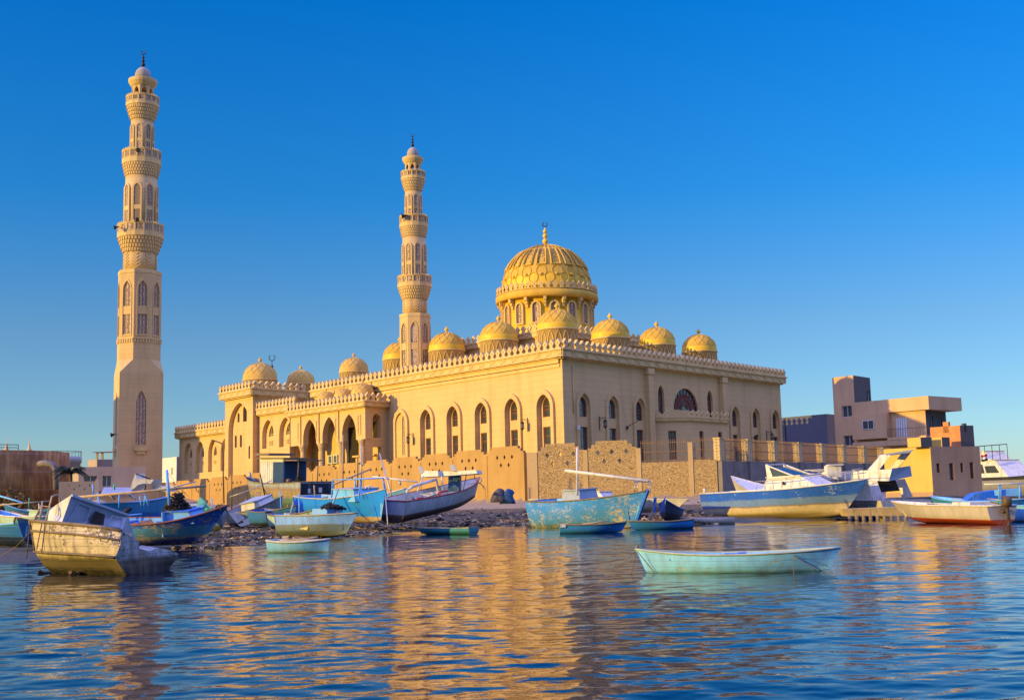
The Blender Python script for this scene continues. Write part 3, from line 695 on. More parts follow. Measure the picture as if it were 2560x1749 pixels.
# ------------------------------------------------------------------ shore, ground, water
SH = [(-120, 28), (-40, 34), (-22, 37), (-15.3, 38.5), (-13.2, 44.5), (-11.5, 51), (-9, 60), (-7, 68), (-3.5, 75), (-0.5, 78.5), (3, 76), (6.5, 72), (10, 69.5), (13, 70), (16, 72), (19, 75), (24, 78), (32, 80), (60, 86), (160, 120)]
WL = [(-120, 210), (-66, 178), (-40, 158), (-20, 131.5), (0.6, 106.1), (17.6, 101), (34, 120.5), (60, 140), (160, 220)]
def polyd(P, x, y):
    best = 1e9
    for (x0, y0), (x1, y1) in zip(P, P[1:]):
        dx, dy = x1-x0, y1-y0; t = max(0, min(1, ((x-x0)*dx+(y-y0)*dy)/(dx*dx+dy*dy)))
        best = min(best, math.hypot(x-x0-t*dx, y-y0-t*dy))
    return best
def yat(P, x):
    if x <= P[0][0]: return P[0][1]
    for (x0, y0), (x1, y1) in zip(P, P[1:]):
        if x <= x1: return y0+(y1-y0)*(x-x0)/(x1-x0)
    return P[-1][1]
def zg(x, y):
    ds = polyd(SH, x, y); inland = y > yat(SH, x)
    if not inland: return max(-1.5, -0.09*ds)
    dw = polyd(WL, x, y)
    if y > yat(WL, x): return 1.55 + min(1.0, dw*0.6)*2.0
    t = ds/(ds+dw); return 1.55*(0.4*t+0.6*t*t)
def zgn(x, y):
    z = zg(x, y)
    if z > -0.8 and z < 2.5:
        z += 0.10*noise.noise(Vector((x*0.45, y*0.45, 3.1))) + 0.05*noise.noise(Vector((x*1.7, y*1.7, 9.1)))
    return z
xs = [-900, -500, -250, -140, -95]+[-70+0.9*i for i in range(134)]+[56, 70, 95, 140, 250, 500, 900]
ys = [30+0.8*i for i in range(105)]+[115, 118, 122, 127, 133, 140, 150, 165, 185, 220, 300, 500, 900, 2500]
V_ = [(x, y, zgn(x, y)) for y in ys for x in xs]; nx = len(xs)
t = NT('shore_mud'); v = t.coord(); f1 = t.noise(v, 0.5, 6, 0.6); f2 = t.noise(t.coord((1, 2.2, 1)), 3.0, 8, 0.7); f3 = t.noise(v, 11, 6, 0.7)
c = t.ramp(f2, [(0.30, (0.030, 0.023, 0.014)), (0.48, (0.085, 0.063, 0.035)), (0.60, (0.21, 0.155, 0.085)), (0.74, (0.40, 0.31, 0.18))])
sx = t.n('SeparateXYZ'); t.t.links.new(v, sx.inputs[0])
wet = t.ramp(t.math('ADD', sx.outputs['Z'], t.math('MULTIPLY', f1, 0.25)), [(0.10, 1.0), (0.36, 0.0)])
c = t.mix(t.math('MULTIPLY', wet, 0.75), c, t.mix(f1, (0.02, 0.022, 0.012), (0.05, 0.055, 0.015)))
dry = t.ramp(sx.outputs['Z'], [(0.95, 0.0), (1.45, 0.85)])
dry = t.mix(1.0, dry, t.ramp(sx.outputs['Y'], [(0.0, 1.0), (1.0, 1.0)]), 'MULTIPLY')
c = t.mix(t.math('MULTIPLY', dry, 0.85), c, t.mix(f2, (0.34, 0.25, 0.15), (0.50, 0.38, 0.23)))
t.bump(t.math('ADD', f2, t.math('MULTIPLY', f3, 0.5)), 0.10, 1.0)
M_mud = t.done(c, t.math('SUBTRACT', 0.92, t.math('MULTIPLY', wet, 0.45)), 0, 0.3)
mb = MB(); mb.add(V_, [(j*nx+i, j*nx+i+1, (j+1)*nx+i+1, (j+1)*nx+i) for j in range(len(ys)-1) for i in range(nx-1)], 0, True)
g = mb.build('ground', M_mud); tag(g, 'dark muddy shore rising to the harbour wall', 'ground', kind='structure')
# water: one wavy sheet, finer towards the viewer
rng = np.random.default_rng(5)
ny, nxw = 900, 700
Yr = 5.0*(95/5.0)**(np.arange(ny)/(ny-1)); Xr = np.linspace(-0.56, 0.56, nxw)
YY = np.repeat(Yr[:, None], nxw, 1); XX = Xr[None, :]*(YY+6)
def waves(X, Y):
    Z = np.zeros_like(X)
    for i in range(110):
        lam = 0.15*(3.6/0.15)**rng.random(); th = rng.normal(math.pi/2+0.15, 0.62); k = 2*math.pi/lam
        sl = 0.0098 if lam < 1.1 else 0.0050
        ph = rng.random()*6.28
        near = np.clip(lam*75/np.maximum(Y, 1)-0.4, 0, 1)      # ripples finer than the mesh are left to the bump
        gm = 0.78+0.5*np.sin(X*0.21+Y*0.13+i*1.7)*np.sin(Y*0.17-X*0.05+i)
        Z += near*gm*sl*lam/(2*math.pi)*np.sin(k*(X*math.cos(th)+Y*math.sin(th))+ph+0.5*np.sin(X*0.6+i)+0.5*np.sin(Y*0.35+2*i))
    return Z
Zw = waves(XX, YY)
co = np.stack([XX, YY, Zw], -1).reshape(-1, 3)
idx = np.arange(ny*nxw).reshape(ny, nxw)
q = np.stack([idx[:-1, :-1], idx[:-1, 1:], idx[1:, 1:], idx[1:, :-1]], -1).reshape(-1, 4)
# outer skirt: flat far water
outer = np.array([(-900, -60, 0), (900, -60, 0), (900, 97, 0), (-900, 97, 0)], float)
me = bpy.data.meshes.new('water'); nv = len(co)
allv = np.concatenate([co, outer]); 
b00, b10, b11, b01 = idx[0, 0], idx[0, -1], idx[-1, -1], idx[-1, 0]
faces = [tuple(x) for x in q.tolist()]
o0, o1, o2, o3 = nv, nv+1, nv+2, nv+3
faces += [tuple([o0, o1]+idx[0, ::-1].tolist()), tuple([o1, o2]+idx[::-1, -1].tolist()), tuple([o3, o0]+idx[:, 0].tolist()), tuple([o2, o3]+idx[-1, :].tolist())]
me.from_pydata(allv.tolist(), [], faces); me.polygons.foreach_set('use_smooth', [True]*len(faces)); me.update()
t = NT('sea_water'); 
n1 = t.noise(t.coord((0.7, 1.0, 1)), 6.5, 3, 0.6); n2 = t.noise(t.coord((0.6, 1.0, 1)), 1.9, 3, 0.5)
t.bump(t.math('ADD', t.math('MULTIPLY', n1, 0.30), t.math('MULTIPLY', n2, 0.7)), 0.025, 0.4)
t.b.inputs['IOR'].default_value = 1.33
M_water = t.done((0.0, 0.005, 0.02), 0.01, 0, 0.5); t.b.inputs['IOR'].default_value = 1.45
me.materials.append(M_water); wo = bpy.data.objects.new('water', me); COL.objects.link(wo); tag(wo, 'rippled blue harbour water', 'water', kind='structure')
# ------------------------------------------------------------------ harbour walls
M_wall = plaster('ochre_render', (0.42, 0.255, 0.085), 0, 0.14)
t = NT('rough_stone'); v = t.coord((0.75, 0.75, 2.0)); vo = t.n('TexVoronoi', feature='DISTANCE_TO_EDGE', Scale=6.5); t.t.links.new(v, vo.inputs['Vector'])
vc = t.n('TexVoronoi', feature='F1', Scale=6.5); t.t.links.new(v, vc.inputs['Vector'])
e_ = t.ramp(vo.outputs['Distance'], [(0.02, 0.0), (0.12, 1.0)]); hs_ = t.n('SeparateXYZ'); t.t.links.new(vc.outputs['Color'], hs_.inputs[0])
c = t.ramp(hs_.outputs[0], [(0.0, (0.46, 0.30, 0.125)), (0.5, (0.54, 0.36, 0.155)), (1.0, (0.62, 0.43, 0.20))])
pit = t.ramp(t.noise(t.coord((1, 1, 1.6)), 5.5, 3), [(0.60, 0.0), (0.66, 1.0)])
c = t.mix(e_, (0.40, 0.265, 0.115), c); c = t.mix(t.math('MULTIPLY', pit, 0.7), c, (0.13, 0.085, 0.045))
t.bump(t.math('SUBTRACT', t.math('ADD', e_, t.noise(v, 9, 5)), pit), 0.04, 0.9); M_rub = t.done(c, 0.95, 0, 0.1)
M_conc = plain('grey_concrete', (0.20, 0.17, 0.145), 0.9, 0.25, 0.9, 0.01, dirt=(0.09, 0.08, 0.07))
M_iron = plain('rusty_iron', (0.22, 0.13, 0.075), 0.7, 0.3, 3, 0.002, 0.3)
def stepped(L, zt, st=0.24, sw=0.38, n=2):
    """panel outline whose top steps down towards both ends"""
    lo = [(0.0, 0.2), (L, 0.2)]
    for i in range(n): lo += [(L-sw*i, zt-st*(n-i)), (L-sw*(i+1), zt-st*(n-i))]
    lo += [(L-sw*n, zt), (sw*n, zt)]
    for i in reversed(range(n)): lo += [(sw*(i+1), zt-st*(n-i)), (sw*i, zt-st*(n-i))]
    return lo
M_spost = plaster('stone_post', (0.46, 0.32, 0.16), 0, 0.15)
def dia(u, z, s): return [(u-s, z), (u, z-s*1.35), (u+s, z), (u, z+s*1.35)]
pw = thing('harbour_wall', 'ochre plastered boundary wall with stepped panels and diamond holes', 'wall', B(0, -7, 2.2))
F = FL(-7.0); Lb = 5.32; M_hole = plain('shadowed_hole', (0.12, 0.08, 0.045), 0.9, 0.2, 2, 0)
for i in range(15):
    ua = -0.95+Lb*i; Fx = Fr(F.p(ua, 0), F.U, F.N); zt = 6.42-0.016*Lb*i
    hs2 = [(dia(u, z, 0.17), 0.22) for u, z in ((1.6, zt-0.95), (2.66, zt-0.95), (3.72, zt-0.95), (2.1, zt-1.65), (3.2, zt-1.65))]
    mb = MB(); mb.plate(Fx, stepped(Lb, zt), hs2); o_ = stepped(Lb, zt)
    k = len(o_); vs = [Fx.p(p[0], p[1], 0) for p in o_]+[Fx.p(p[0], p[1], -0.28) for p in o_]; mb.add(vs, [(j, (j+1) % k, k+(j+1) % k, k+j) for j in range(k)])
    mb.plate(Fx, o_, [(h[0], 0) for h in hs2], -0.28)
    pn = mb.build('wall_panel', M_wall, pw, world=True)
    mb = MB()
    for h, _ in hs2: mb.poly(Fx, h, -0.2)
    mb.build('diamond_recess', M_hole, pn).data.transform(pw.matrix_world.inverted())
    mb = MB(); mb.fbox(Fx, -0.14, 0.14, 0.2, zt-0.66, -0.27, 0.05); mb.build('post', M_wall, pw, world=True)
# stone panels facing the water
P0 = F.p(-0.95, 0, 0.05); P1 = at(1800, 1160, 101.0); P1.z = 0; U = (P1-P0); U.z = 0; LW = U.length; U.normalize(); N = Vector((U.y, -U.x, 0)); FS2 = Fr(P0, U, N)
sw = thing('stone_wall', 'rough brown stone wall with two high stepped panels and iron railing', 'wall', FS2.p(8, 2.2))
def upx(px): 
    d = ray(px, 1160); o = FS2.O-EYEP; t_ = o.dot(FS2.N)/d.dot(FS2.N); return (EYEP+d*t_-FS2.O).dot(FS2.U)
eds = [upx(x) for x in (1338, 1464, 1597, 1727, 1798)]
for i in range(2):
    a, b = eds[i]+0.2, eds[i+1]-0.2; zt = 6.45+0.08*i; Fx = Fr(FS2.p(a, 0), U, N); L = b-a; o_ = stepped(L, zt, 0.30, 0.36)
    hs2 = [(dia(u*L, z, 0.18), 0.3) for u, z in ((0.22, zt-1.0), (0.5, zt-0.95), (0.8, zt-0.95), (0.34, zt-1.75), (0.66, zt-1.72))]
    mb = MB(); mb.plate(Fx, o_, hs2); mb.plate(Fx, o_, [(h[0], 0) for h in hs2], -0.32)
    k = len(o_); vs = [Fx.p(p[0], p[1], 0) for p in o_]+[Fx.p(p[0], p[1], -0.32) for p in o_]; mb.add(vs, [(j, (j+1) % k, k+(j+1) % k, k+j) for j in range(k)])
    mb.build('stone_panel', M_rub, sw, world=True)
def railing(F, a, b, z0, z1, parent, n=0.0, sp=0.16):
    mb = MB(); k = max(2, round((b-a)/sp))
    for j in range(k+1):
        u = a+(b-a)*j/k; mb.tube([F.p(u, z0, n), F.p(u, z1, n)], 0.018, 4, smooth=False); mb.tube([F.p(u, z1, n), F.p(u, z1+0.18, n)], 0.035, 4, 0, 0.003, smooth=False)
    for z in (z0+0.15, (z0+z1)/2, z1-0.1): mb.fbox(F, a, b, z-0.025, z+0.025, n-0.02, n+0.02)
    return mb.build('iron_railing', M_iron, parent, world=True)
for i in (2, 3):
    a, b = eds[i]+0.2, eds[i+1]-0.2; mb = MB(); mb.fbox(FS2, a, b, 0.2, 4.55+.1*(i-2), -0.32, 0); mb.build('stone_panel', M_rub, sw, world=True)
    railing(FS2, a, b, 4.56+.1*(i-2), 6.3+.06*(i-2), sw, -0.16)
for i, e in enumerate(eds[:4]):
    mb = MB(); mb.fbox(FS2, e-(0.75 if i == 0 else 0.2), e+0.2, 0.2, (5.75, 5.8, 5.8, 6.15)[i], -0.36, 0.06); mb.build('post', M_spost, sw, world=True)
# side wall running back from the corner
lw = thing('pillar_fence', 'grey block wall carrying ochre pillars and iron railing on the shaded side', 'fence', P1+Vector((0, 0, 2)))
FX = Fr(P1, dR, nR)
M_pill = lattice('textured_pillar', (0.52, 0.38, 0.19), (0.36, 0.25, 0.12), 4.0, 0.16)
mb = MB(); mb.fbox(FX, 0, 42, 0.2, 4.5, -0.35, 0); mb.build('block_wall', M_conc, lw, world=True)
for i in range(9):
    mb = MB(); u = 0.25+4.75*i; mb.fbox(FX, u-0.36, u+0.36, 4.5, 6.35-0.03*i, -0.5, 0.12); mb.fbox(FX, u-.40, u+.40, 6.35-.03*i, 6.45-.03*i, -.54, .16); mb.build('pillar', M_pill, lw, world=True)
    mb = MB(); mb.fbox(FX, u-0.25, u+0.25, 0.2, 4.5, 0.0, 0.18); mb.build('post', M_conc, lw, world=True)
    if i < 8: railing(FX, u+0.44, u+4.3, 4.5, 6.3-0.03*i, lw, -0.2)
# ------------------------------------------------------------------ houses on the right
M_peach = plaster('peach_render', (0.62, 0.38, 0.19), 0, 0.08)
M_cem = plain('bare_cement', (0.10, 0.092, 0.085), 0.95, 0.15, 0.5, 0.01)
M_brick = plain('orange_brick', (0.55, 0.22, 0.075), 0.9, 0.25, 2.2, 0.01)
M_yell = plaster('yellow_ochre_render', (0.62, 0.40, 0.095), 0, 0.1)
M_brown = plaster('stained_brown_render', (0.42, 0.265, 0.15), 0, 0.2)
M_white = plain('white_frame', (0.62, 0.60, 0.56), 0.6, 0.1, 2, 0)
M_slate = plain('grey_cladding', (0.10, 0.10, 0.115), 0.8, 0.12, 0.4, 0.003)
def box_house(root, Pc, ua, va_, h, z0, mats, openA=(), openB=(), roof=True, Ud=None, Vd=None):
    """block with its near corner at Pc: face A runs back-left, face B back-right"""
    UA, UB = (Ud or dL), (Vd or dR); NA = Vector((-UA.y, UA.x, 0)); NB = Vector((UB.y, -UB.x, 0))
    FA_, FB_ = Fr(Pc, UA, NA), Fr(Pc, UB, NB)
    mb = MB(); mb.plate(FA_, rect(0, ua, z0, h), [(o, 0.25) for o in openA], 0, 0); mb.plate(FB_, rect(0, va_, z0, h), [(o, 0.25) for o in openB], 0, 1)
    Q = Pc+UA*ua+UB*va_; mb.add([FA_.p(ua, z0), Q+Vector((0, 0, z0)), Q+Vector((0, 0, h)), FA_.p(ua, h)], [(0, 1, 2, 3)], 0); mb.add([FB_.p(va_, z0), Q+Vector((0, 0, z0)), Q+Vector((0, 0, h)), FB_.p(va_, h)], [(0, 1, 2, 3)], 1)
    mb.add([Pc+Vector((0, 0, h-.02)), FA_.p(ua, h-.02), Q+Vector((0, 0, h-.02)), FB_.p(va_, h-.02)], [(0, 1, 2, 3)], 1)
    o = mb.build('wall', list(mats), root, world=True)
    return FA_, FB_, o
def rwin(root, F, r, n=-0.22, mid=True, frame=None, fw=0.06):
    us = [p[0] for p in r]; zs = [p[1] for p in r]; u0_, u1_, z0_, z1_ = min(us), max(us), min(zs), max(zs)
    mb = MB(); mb.ring(F, r, rect(u0_+fw, u1_-fw, z0_+fw, z1_-fw), n, n+0.06)
    if mid: mb.fbox(F, (u0_+u1_)/2-fw/2, (u0_+u1_)/2+fw/2, z0_+fw, z1_-fw, n, n+0.05)
    fr = mb.build('window', frame or M_white, root, world=True)
    g = MB(); g.poly(F, rect(u0_+fw, u1_-fw, z0_+fw, z1_-fw), n+0.015); p = g.build('pane', M_glass, None); p.data.transform(root.matrix_world.inverted()); p.parent = fr
HP = at(2311, 1000, 130); HP.z = 0
hs_ = thing('house', 'two storey peach house with flat roof, stair tower and balcony beside the mosque', 'house', HP+Vector((2, 4, 3)))
FAh = Fr(HP, dL, Vector((-dL.y, dL.x, 0)))
def hA(px, py, n=0.0):
    d = ray(px, py); O = FAh.O+FAh.N*n; t_ = (O-EYEP).dot(FAh.N)/d.dot(FAh.N); p = EYEP+d*t_-O; return (p.dot(FAh.U), p.z+0.0)
H1 = 11.75
wA = rect(*sorted((hA(2197, 1065)[0], hA(2169, 1065)[0])), hA(2180, 1073)[1], hA(2180, 1051)[1])
bal = rect(0.0, hA(2228, 1060)[0], hA(2260, 1090)[1], hA(2260, 1026)[1])
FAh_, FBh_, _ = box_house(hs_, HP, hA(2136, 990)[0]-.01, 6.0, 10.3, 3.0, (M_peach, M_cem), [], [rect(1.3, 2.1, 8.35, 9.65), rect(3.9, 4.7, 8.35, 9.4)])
Fpr = Fr(FAh_.p(0, 0, 0.9), FAh_.U, FAh_.N); rwin(hs_, Fpr, [(u, z) for u, z in wA], 0.01)
rwin(hs_, FBh_, rect(1.3, 2.1, 8.35, 9.65)); rwin(hs_, FBh_, rect(3.9, 4.7, 8.35, 9.4))
mb = MB(); uT = hA(2136, 990)[0]-.03; mb.fbox(FAh_, -0.7, uT, 10.3, H1, -6.2, 0.35, 0); mb.fbox(FBh_, 0.02, 6.2, 10.33, H1-.02, -1.0, .7, 1); mb.build('roof_parapet', [M_peach, M_cem], hs_, world=True)
mb = MB(); mb.fbox(FAh_, 4.3, uT-.05, 7.5, 10.28, 0.003, 0.9, 1); b_ = mb.build('projecting_room', [M_peach, M_peach], hs_, world=True)
mb = MB(); mb.fbox(FAh_, -0.5, 4.29, 7.2, 7.5, 0.003, 0.95); mb.fbox(FAh_, -0.5, uT-.02, 6.6, 7.19, 0.004, 0.92); mb.build('balcony', M_peach, hs_, world=True)
mb = MB()
for k in range(5): mb.fbox(FAh_, 2.3+.28*k, 2.5+.28*k, 7.5, 9.6, .025, .07)
mb.build('shutter_door', M_white, hs_, world=True)
mb = MB()
for k in range(16): mb.tube([FAh_.p(-0.45+k*.31, 7.5, .9), FAh_.p(-0.45+k*.31, 8.4, .9)], .015, 4)
mb.tube([FAh_.p(-.5, 8.4, .9), FAh_.p(4.3, 8.4, .9)], .02, 4); mb.build('balcony_railing', M_metal, hs_, world=True)
TW = FAh.p(hA(2136, 990)[0], 0, 0.02)
t1w = hA(2083, 990)[0]-hA(2136, 990)[0]
w1 = rect(0.45, 1.8, 10.2, 11.5); w2 = rect(0.35, 1.8, 6.9, 8.1)
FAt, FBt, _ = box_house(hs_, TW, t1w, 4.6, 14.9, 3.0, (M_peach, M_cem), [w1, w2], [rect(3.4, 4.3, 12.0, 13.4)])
rwin(hs_, FAt, w1); rwin(hs_, FAt, w2); rwin(hs_, FBt, rect(3.4, 4.3, 12.0, 13.4), mid=False)
sp = at(2070, 1100, 168); sp.z = 0
sh = thing('warehouse', 'windowless dark grey flat roofed building between mosque and peach house', 'warehouse', sp+Vector((-4, 4, 3)))
box_house(sh, sp, 16, 7, 12.6, 3.0, (M_slate, plaster('brown_end_wall', (0.25, 0.17, 0.12))))
mb = MB(); Fq = Fr(sp, dL, nL); mb.fbox(Fq, 7.2, 7.35, 3, 12.5, .003, .06); mb.fbox(Fq, 0, 16, 6.5, 6.6, .004, .05); mb.build('cladding_joint', M_metal, sh, world=True)
yp = at(2331, 1200, 96); yp.z = 0
yh = thing('quay_house', 'low yellow and brown building on the quay with small dark windows', 'house', yp+Vector((2, 2, 1.5)))
zt_y = at(2331, 1116, 96).z
UB2 = Vector((0.93, 0.37, 0)).normalized()
wb = [rect(0.5, 0.85, 3.0, 3.75), rect(1.75, 2.2, 2.4, 3.75), rect(2.9, 3.2, 3.0, 3.75), rect(3.85, 4.25, 2.5, 3.8)]
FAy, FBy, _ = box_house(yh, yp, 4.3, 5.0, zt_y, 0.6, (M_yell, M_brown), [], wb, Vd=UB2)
for r in wb: rwin(yh, FBy, r, mid=False, frame=M_wood)
mb = MB(); mb.fbox(FAy, 0, 4.3, 0.6, 1.5, 0.003, 0.05); mb.build('stained_plinth', M_brown, yh, world=True)
mb = MB(); mb.fbox(FBy, 0.05, 4.95, 0.3, 0.9, 0.003, 0.12); mb.build('dark_base', M_dark, yh, world=True)
bp = yp+UB2*2.2+Vector((0, 0, 0)) + dL*0.5
bh = thing('brick_rooftop_room', 'unfinished orange brick room on top of the quay house', 'rooftop room', bp+Vector((0, 0, zt_y)))
zb_ = at(2420, 1062, 97.5).z
wq = [rect(0.9, 1.35, zt_y+1.15, zt_y+2.0), rect(1.55, 1.75, zt_y+1.15, zt_y+2.0)]
Qf = Fr(bp, -UB2, Vector((-UB2.y, UB2.x, 0))*-1)
box_house(bh, bp+UB2*1.5, 2.7, 1.4, zb_, zt_y-.01, (M_brick, M_cem), [rect(1.0, 1.5, zt_y+1.2, zt_y+2.1)], [rect(.4, .7, zt_y+1.2, zt_y+1.9)], Vd=UB2)
for nm, lb, a, b_, h_, mt in (('roof_block', 'small yellow block standing on the quay house roof beside the brick room', 1.2, 2.0, 0.75, M_yell), ('roof_block', 'pale stepped parapet block at the left end of the quay house roof', -0.9, 0.2, 0.75, M_yell)):
    q = yp+UB2*a; rb = thing(nm, lb, 'roof block', q+Vector((0, 0, zt_y))); box_house(rb, q, 1.2, b_-a, zt_y+h_, zt_y, (mt, M_cem), Vd=UB2)
# ------------------------------------------------------------------ left background
t = NT('rusted_steel'); v = t.coord(); f = t.noise(t.coord((1, 1, 0.14)), 1.7, 8, 0.7); f2 = t.noise(v, 0.5, 5); sx = t.n('SeparateXYZ'); t.t.links.new(v, sx.inputs[0])
c = t.ramp(f, [(0.3, (0.12, 0.055, 0.02)), (0.5, (0.36, 0.185, 0.06)), (0.66, (0.50, 0.30, 0.11)), (0.78, (0.56, 0.44, 0.26))])
c = t.mix(t.ramp(f2, [(0.4, 0.0), (0.65, 0.7)]), c, (0.09, 0.035, 0.02))
fr = t.math('FRACT', t.math('DIVIDE', sx.outputs['Z'], 1.9)); ln = t.ramp(fr, [(0, 1.0), (0.05, 0.0)])
c = t.mix(t.math('MULTIPLY', ln, 0.6), c, (0.40, 0.30, 0.2)); t.bump(t.math('ADD', f, ln), 0.03, 0.8); M_rust = t.done(c, 0.85, 0.1, 0.2)
tc = at(-30, 1200, 132); tR = 8.35; zt_t = at(60, 1123, 124).z
tk = thing('storage_tank', 'large rusty round oil tank with railing on its roof', 'tank', (tc.x, tc.y, 2.0))
mb = MB(); mb.lathe([(tR, 0), (tR, zt_t-2.0), (tR*0.98, zt_t-1.95), (0.05, zt_t-1.5)], 72); mb.build('shell', M_rust, tk)
mb = MB(); ra = [R_(a) for a in range(-150, -38, 8)]; rr = tR*0.97; zz = zt_t-2.0
for a in ra: mb.tube([(rr*math.cos(a), rr*math.sin(a), zz), (rr*math.cos(a), rr*math.sin(a), zz+0.62)], 0.035, 4)
for h in (0.32, 0.62): mb.tube([(rr*math.cos(a), rr*math.sin(a), zz+h) for a in ra], 0.035, 4)
mb.build('railing', M_metal, tk)
a = math.atan2(at(115, 1160, 124).y-tc.y-6, at(115, 1160, 124).x-tc.x)
pp = at(112, 1160, 123.0)-Vector((tc.x, tc.y, 2.0))
mb = MB(); mb.tube([pp+Vector((-1.0, 1.2, 0.1)), pp+Vector((0, 0, 0.1)), pp+Vector((0.7, 0.1, 0)), pp+Vector((1.1, 0.1, -0.5)), pp+Vector((1.2, 0.1, -2.6))], 0.33, 8); mb.build('outlet_pipe', M_conc, tk)
wt = at(150, 1180, 175); t2_ = thing('storage_tank', 'white round tank with railing behind the rusty one', 'tank', (wt.x, 175, 2.0))
z2 = at(180, 1141, 175).z-2; mb = MB(); mb.lathe([(2.8, 0), (2.8, z2-.9), (2.95, z2-.9), (2.95, z2)], 40); mb.build('shell', plain('white_tank_paint', (0.42, 0.42, 0.42), 0.6, 0.1), t2_)
mb = MB()
for k in range(14):
    a = 2*math.pi*k/14; mb.tube([(2.9*math.cos(a), 2.9*math.sin(a), z2), (2.9*math.cos(a), 2.9*math.sin(a), z2+.75)], .03, 4)
mb.tube([(2.9*math.cos(2*math.pi*k/28), 2.9*math.sin(2*math.pi*k/28), z2+.75) for k in range(28)], .03, 4, closed=True); mb.build('railing', M_metal, t2_)
for px, tip in ((16, 1093), (73, 1094)):
    q = at(px, 1130, 420); zt2 = at(px, tip, 420).z
    fm = thing('minaret', 'tiny distant minaret above the tank, '+('at the frame edge' if px < 40 else 'inside the tank railing'), 'minaret', (q.x, 420, 2), group='distant minarets')
    h = zt2-2; mb = MB(); mb.lathe([(1.3, 0), (1.2, h*.55), (1.9, h*.6), (1.9, h*.66), (.9, h*.67), (.8, h*.8), (1.2, h*.82), (.6, h*.85), (.1, h*.93), (.08, h)], 10); mb.build('shaft', M_trim, fm)
hp = at(236, 1200, 190); hp.z = 0
fh = thing('apartment_house', 'distant stepped apartment house with roof pavilion left of the tall minaret', 'house', hp+Vector((0, 3, 2)))
zA = at(230, 1166, 190).z; zB = at(240, 1148, 190).z; zC = at(250, 1136, 190).z; UX, UY = Vector((-.93, .37, 0)), Vector((.93, .37, 0)).normalized()
M_far = plaster('far_render', (0.50, 0.38, 0.26), 0, 0.1); M_far2 = plaster('far_render_shaded', (0.24, 0.20, 0.19), 0, 0.1)  # second copy is darker: shade of the right-hand faces put into its colour
wf = [rect(.8+1.5*k, 1.6+1.5*k, zA-3.2, zA-1.9) for k in range(2)]
FAf, FBf, _ = box_house(fh, hp, 3.0, 7, zA, 2, (M_far, M_far2), [rect(.5, 1.2, zA-3, zA-1.8)], wf, Ud=UX, Vd=UY)
for r in wf: rwin(fh, FBf, r, mid=False)
rwin(fh, FAf, rect(.5, 1.2, zA-3, zA-1.8), mid=False)
box_house(fh, hp+UY*0.2+UX*-.2, 1.8, 6, zB, zA-.1, (M_far, M_far2), Ud=UX, Vd=UY)
pv = MB(); pc = hp+Vector((1.4, 2.0, 0))
for dx, dy in ((-1.4, -1), (1.4, -1), (1.4, 1.4), (-1.4, 1.4)): pv.box(pc+Vector((dx, dy, zB+.6)), (.3, .3, 1.3))
pv.add([pc+Vector((dx, dy, zB+1.2)) for dx, dy in ((-2.2, -1.8), (2.2, -1.8), (2.2, 2.2), (-2.2, 2.2))]+[pc+Vector((0, 0, zC+.6))], [(0, 1, 4), (1, 2, 4), (2, 3, 4), (3, 0, 4), (3, 2, 1, 0)])
pv.build('roof_pavilion', M_far, fh, world=True)
hp2 = at(196, 1210, 150); hp2.z = 0; zD = at(200, 1177, 150).z
gh = thing('grey_house', 'low grey house with balcony below the stepped apartment house', 'house', hp2+Vector((2, 2, 2)))
FAg, FBg, _ = box_house(gh, hp2, 2, 8, zD+.5, 2, (M_far, M_far), [], [rect(.6, 2.2, zD-2.0, zD-.6), rect(2.8, 3.9, zD-2.0, zD-.6)], Ud=UX, Vd=UY)
rwin(gh, FBg, rect(.6, 2.2, zD-2.0, zD-.6)); rwin(gh, FBg, rect(2.8, 3.9, zD-2.0, zD-.6))
mb = MB(); mb.fbox(FBg, 0, 6, zD-2.5, zD-2.2, .003, .9); mb.build('balcony', M_far, gh, world=True)
wh = at(412, 1160, 205); wh.z = 0; wz = at(415, 1142, 205).z
ww = thing('white_house', 'sliver of a white house between tall minaret and far wing', 'house', wh+Vector((0, 2, 2)))
FAw, FBw, _ = box_house(ww, wh+Vector((2.0, 0, 0)), 6, 4, wz, 2, (plain('whitewash', (0.62, 0.57, 0.48), .9, .1), M_far2), [rect(1.6, 2.1, wz-3, wz-1.8)])
rwin(ww, FAw, rect(1.6, 2.1, wz-3, wz-1.8), mid=False)
# unseen block added off-frame to cast shade on the tank and minaret foot
ap = Vector((-118, 150, 0)); ab = thing('shade_block', 'tall plain unseen block added beyond the left edge to cast shade', 'shade block', ap+Vector((0, 0, 2)))
box_house(ab, ap+Vector((10, -12, 0)), 16, 14, 26, 2, (M_far, M_far2), [rect(2+3*k, 3.4+3*k, 6+4*j, 8+4*j) for k in range(4) for j in range(4)], [])
low = at(240, 1205, 104); low.z = 0; zl = at(200, 1203, 104).z
bw = thing('low_wall', 'low grey wall with diamond holes left of the tall minaret', 'wall', low+Vector((0, 0, 1.2)))
Fl = Fr(low, Vector((-.96, -.28, 0)).normalized(), Vector((.28, -.96, 0)).normalized())
hl = [(dia(.5+.42*q, zl-.35-(.3 if q % 2 else 0), .07), .15) for q in range(5)]; mb = MB(); mb.plate(Fl, rect(0, 3.0, 0.3, zl), hl); mb.fbox(Fl, 0, 3.0, .3, zl, -.3, -.16); mb.build('wall_panel', plaster('grey_mauve_render', (.40, .29, .19), 0, .15), bw, world=True)
mb = MB(); mb.fbox(Fl, -.25, .05, .3, zl+.15, -.3, .06); mb.build('post', M_far, bw, world=True)
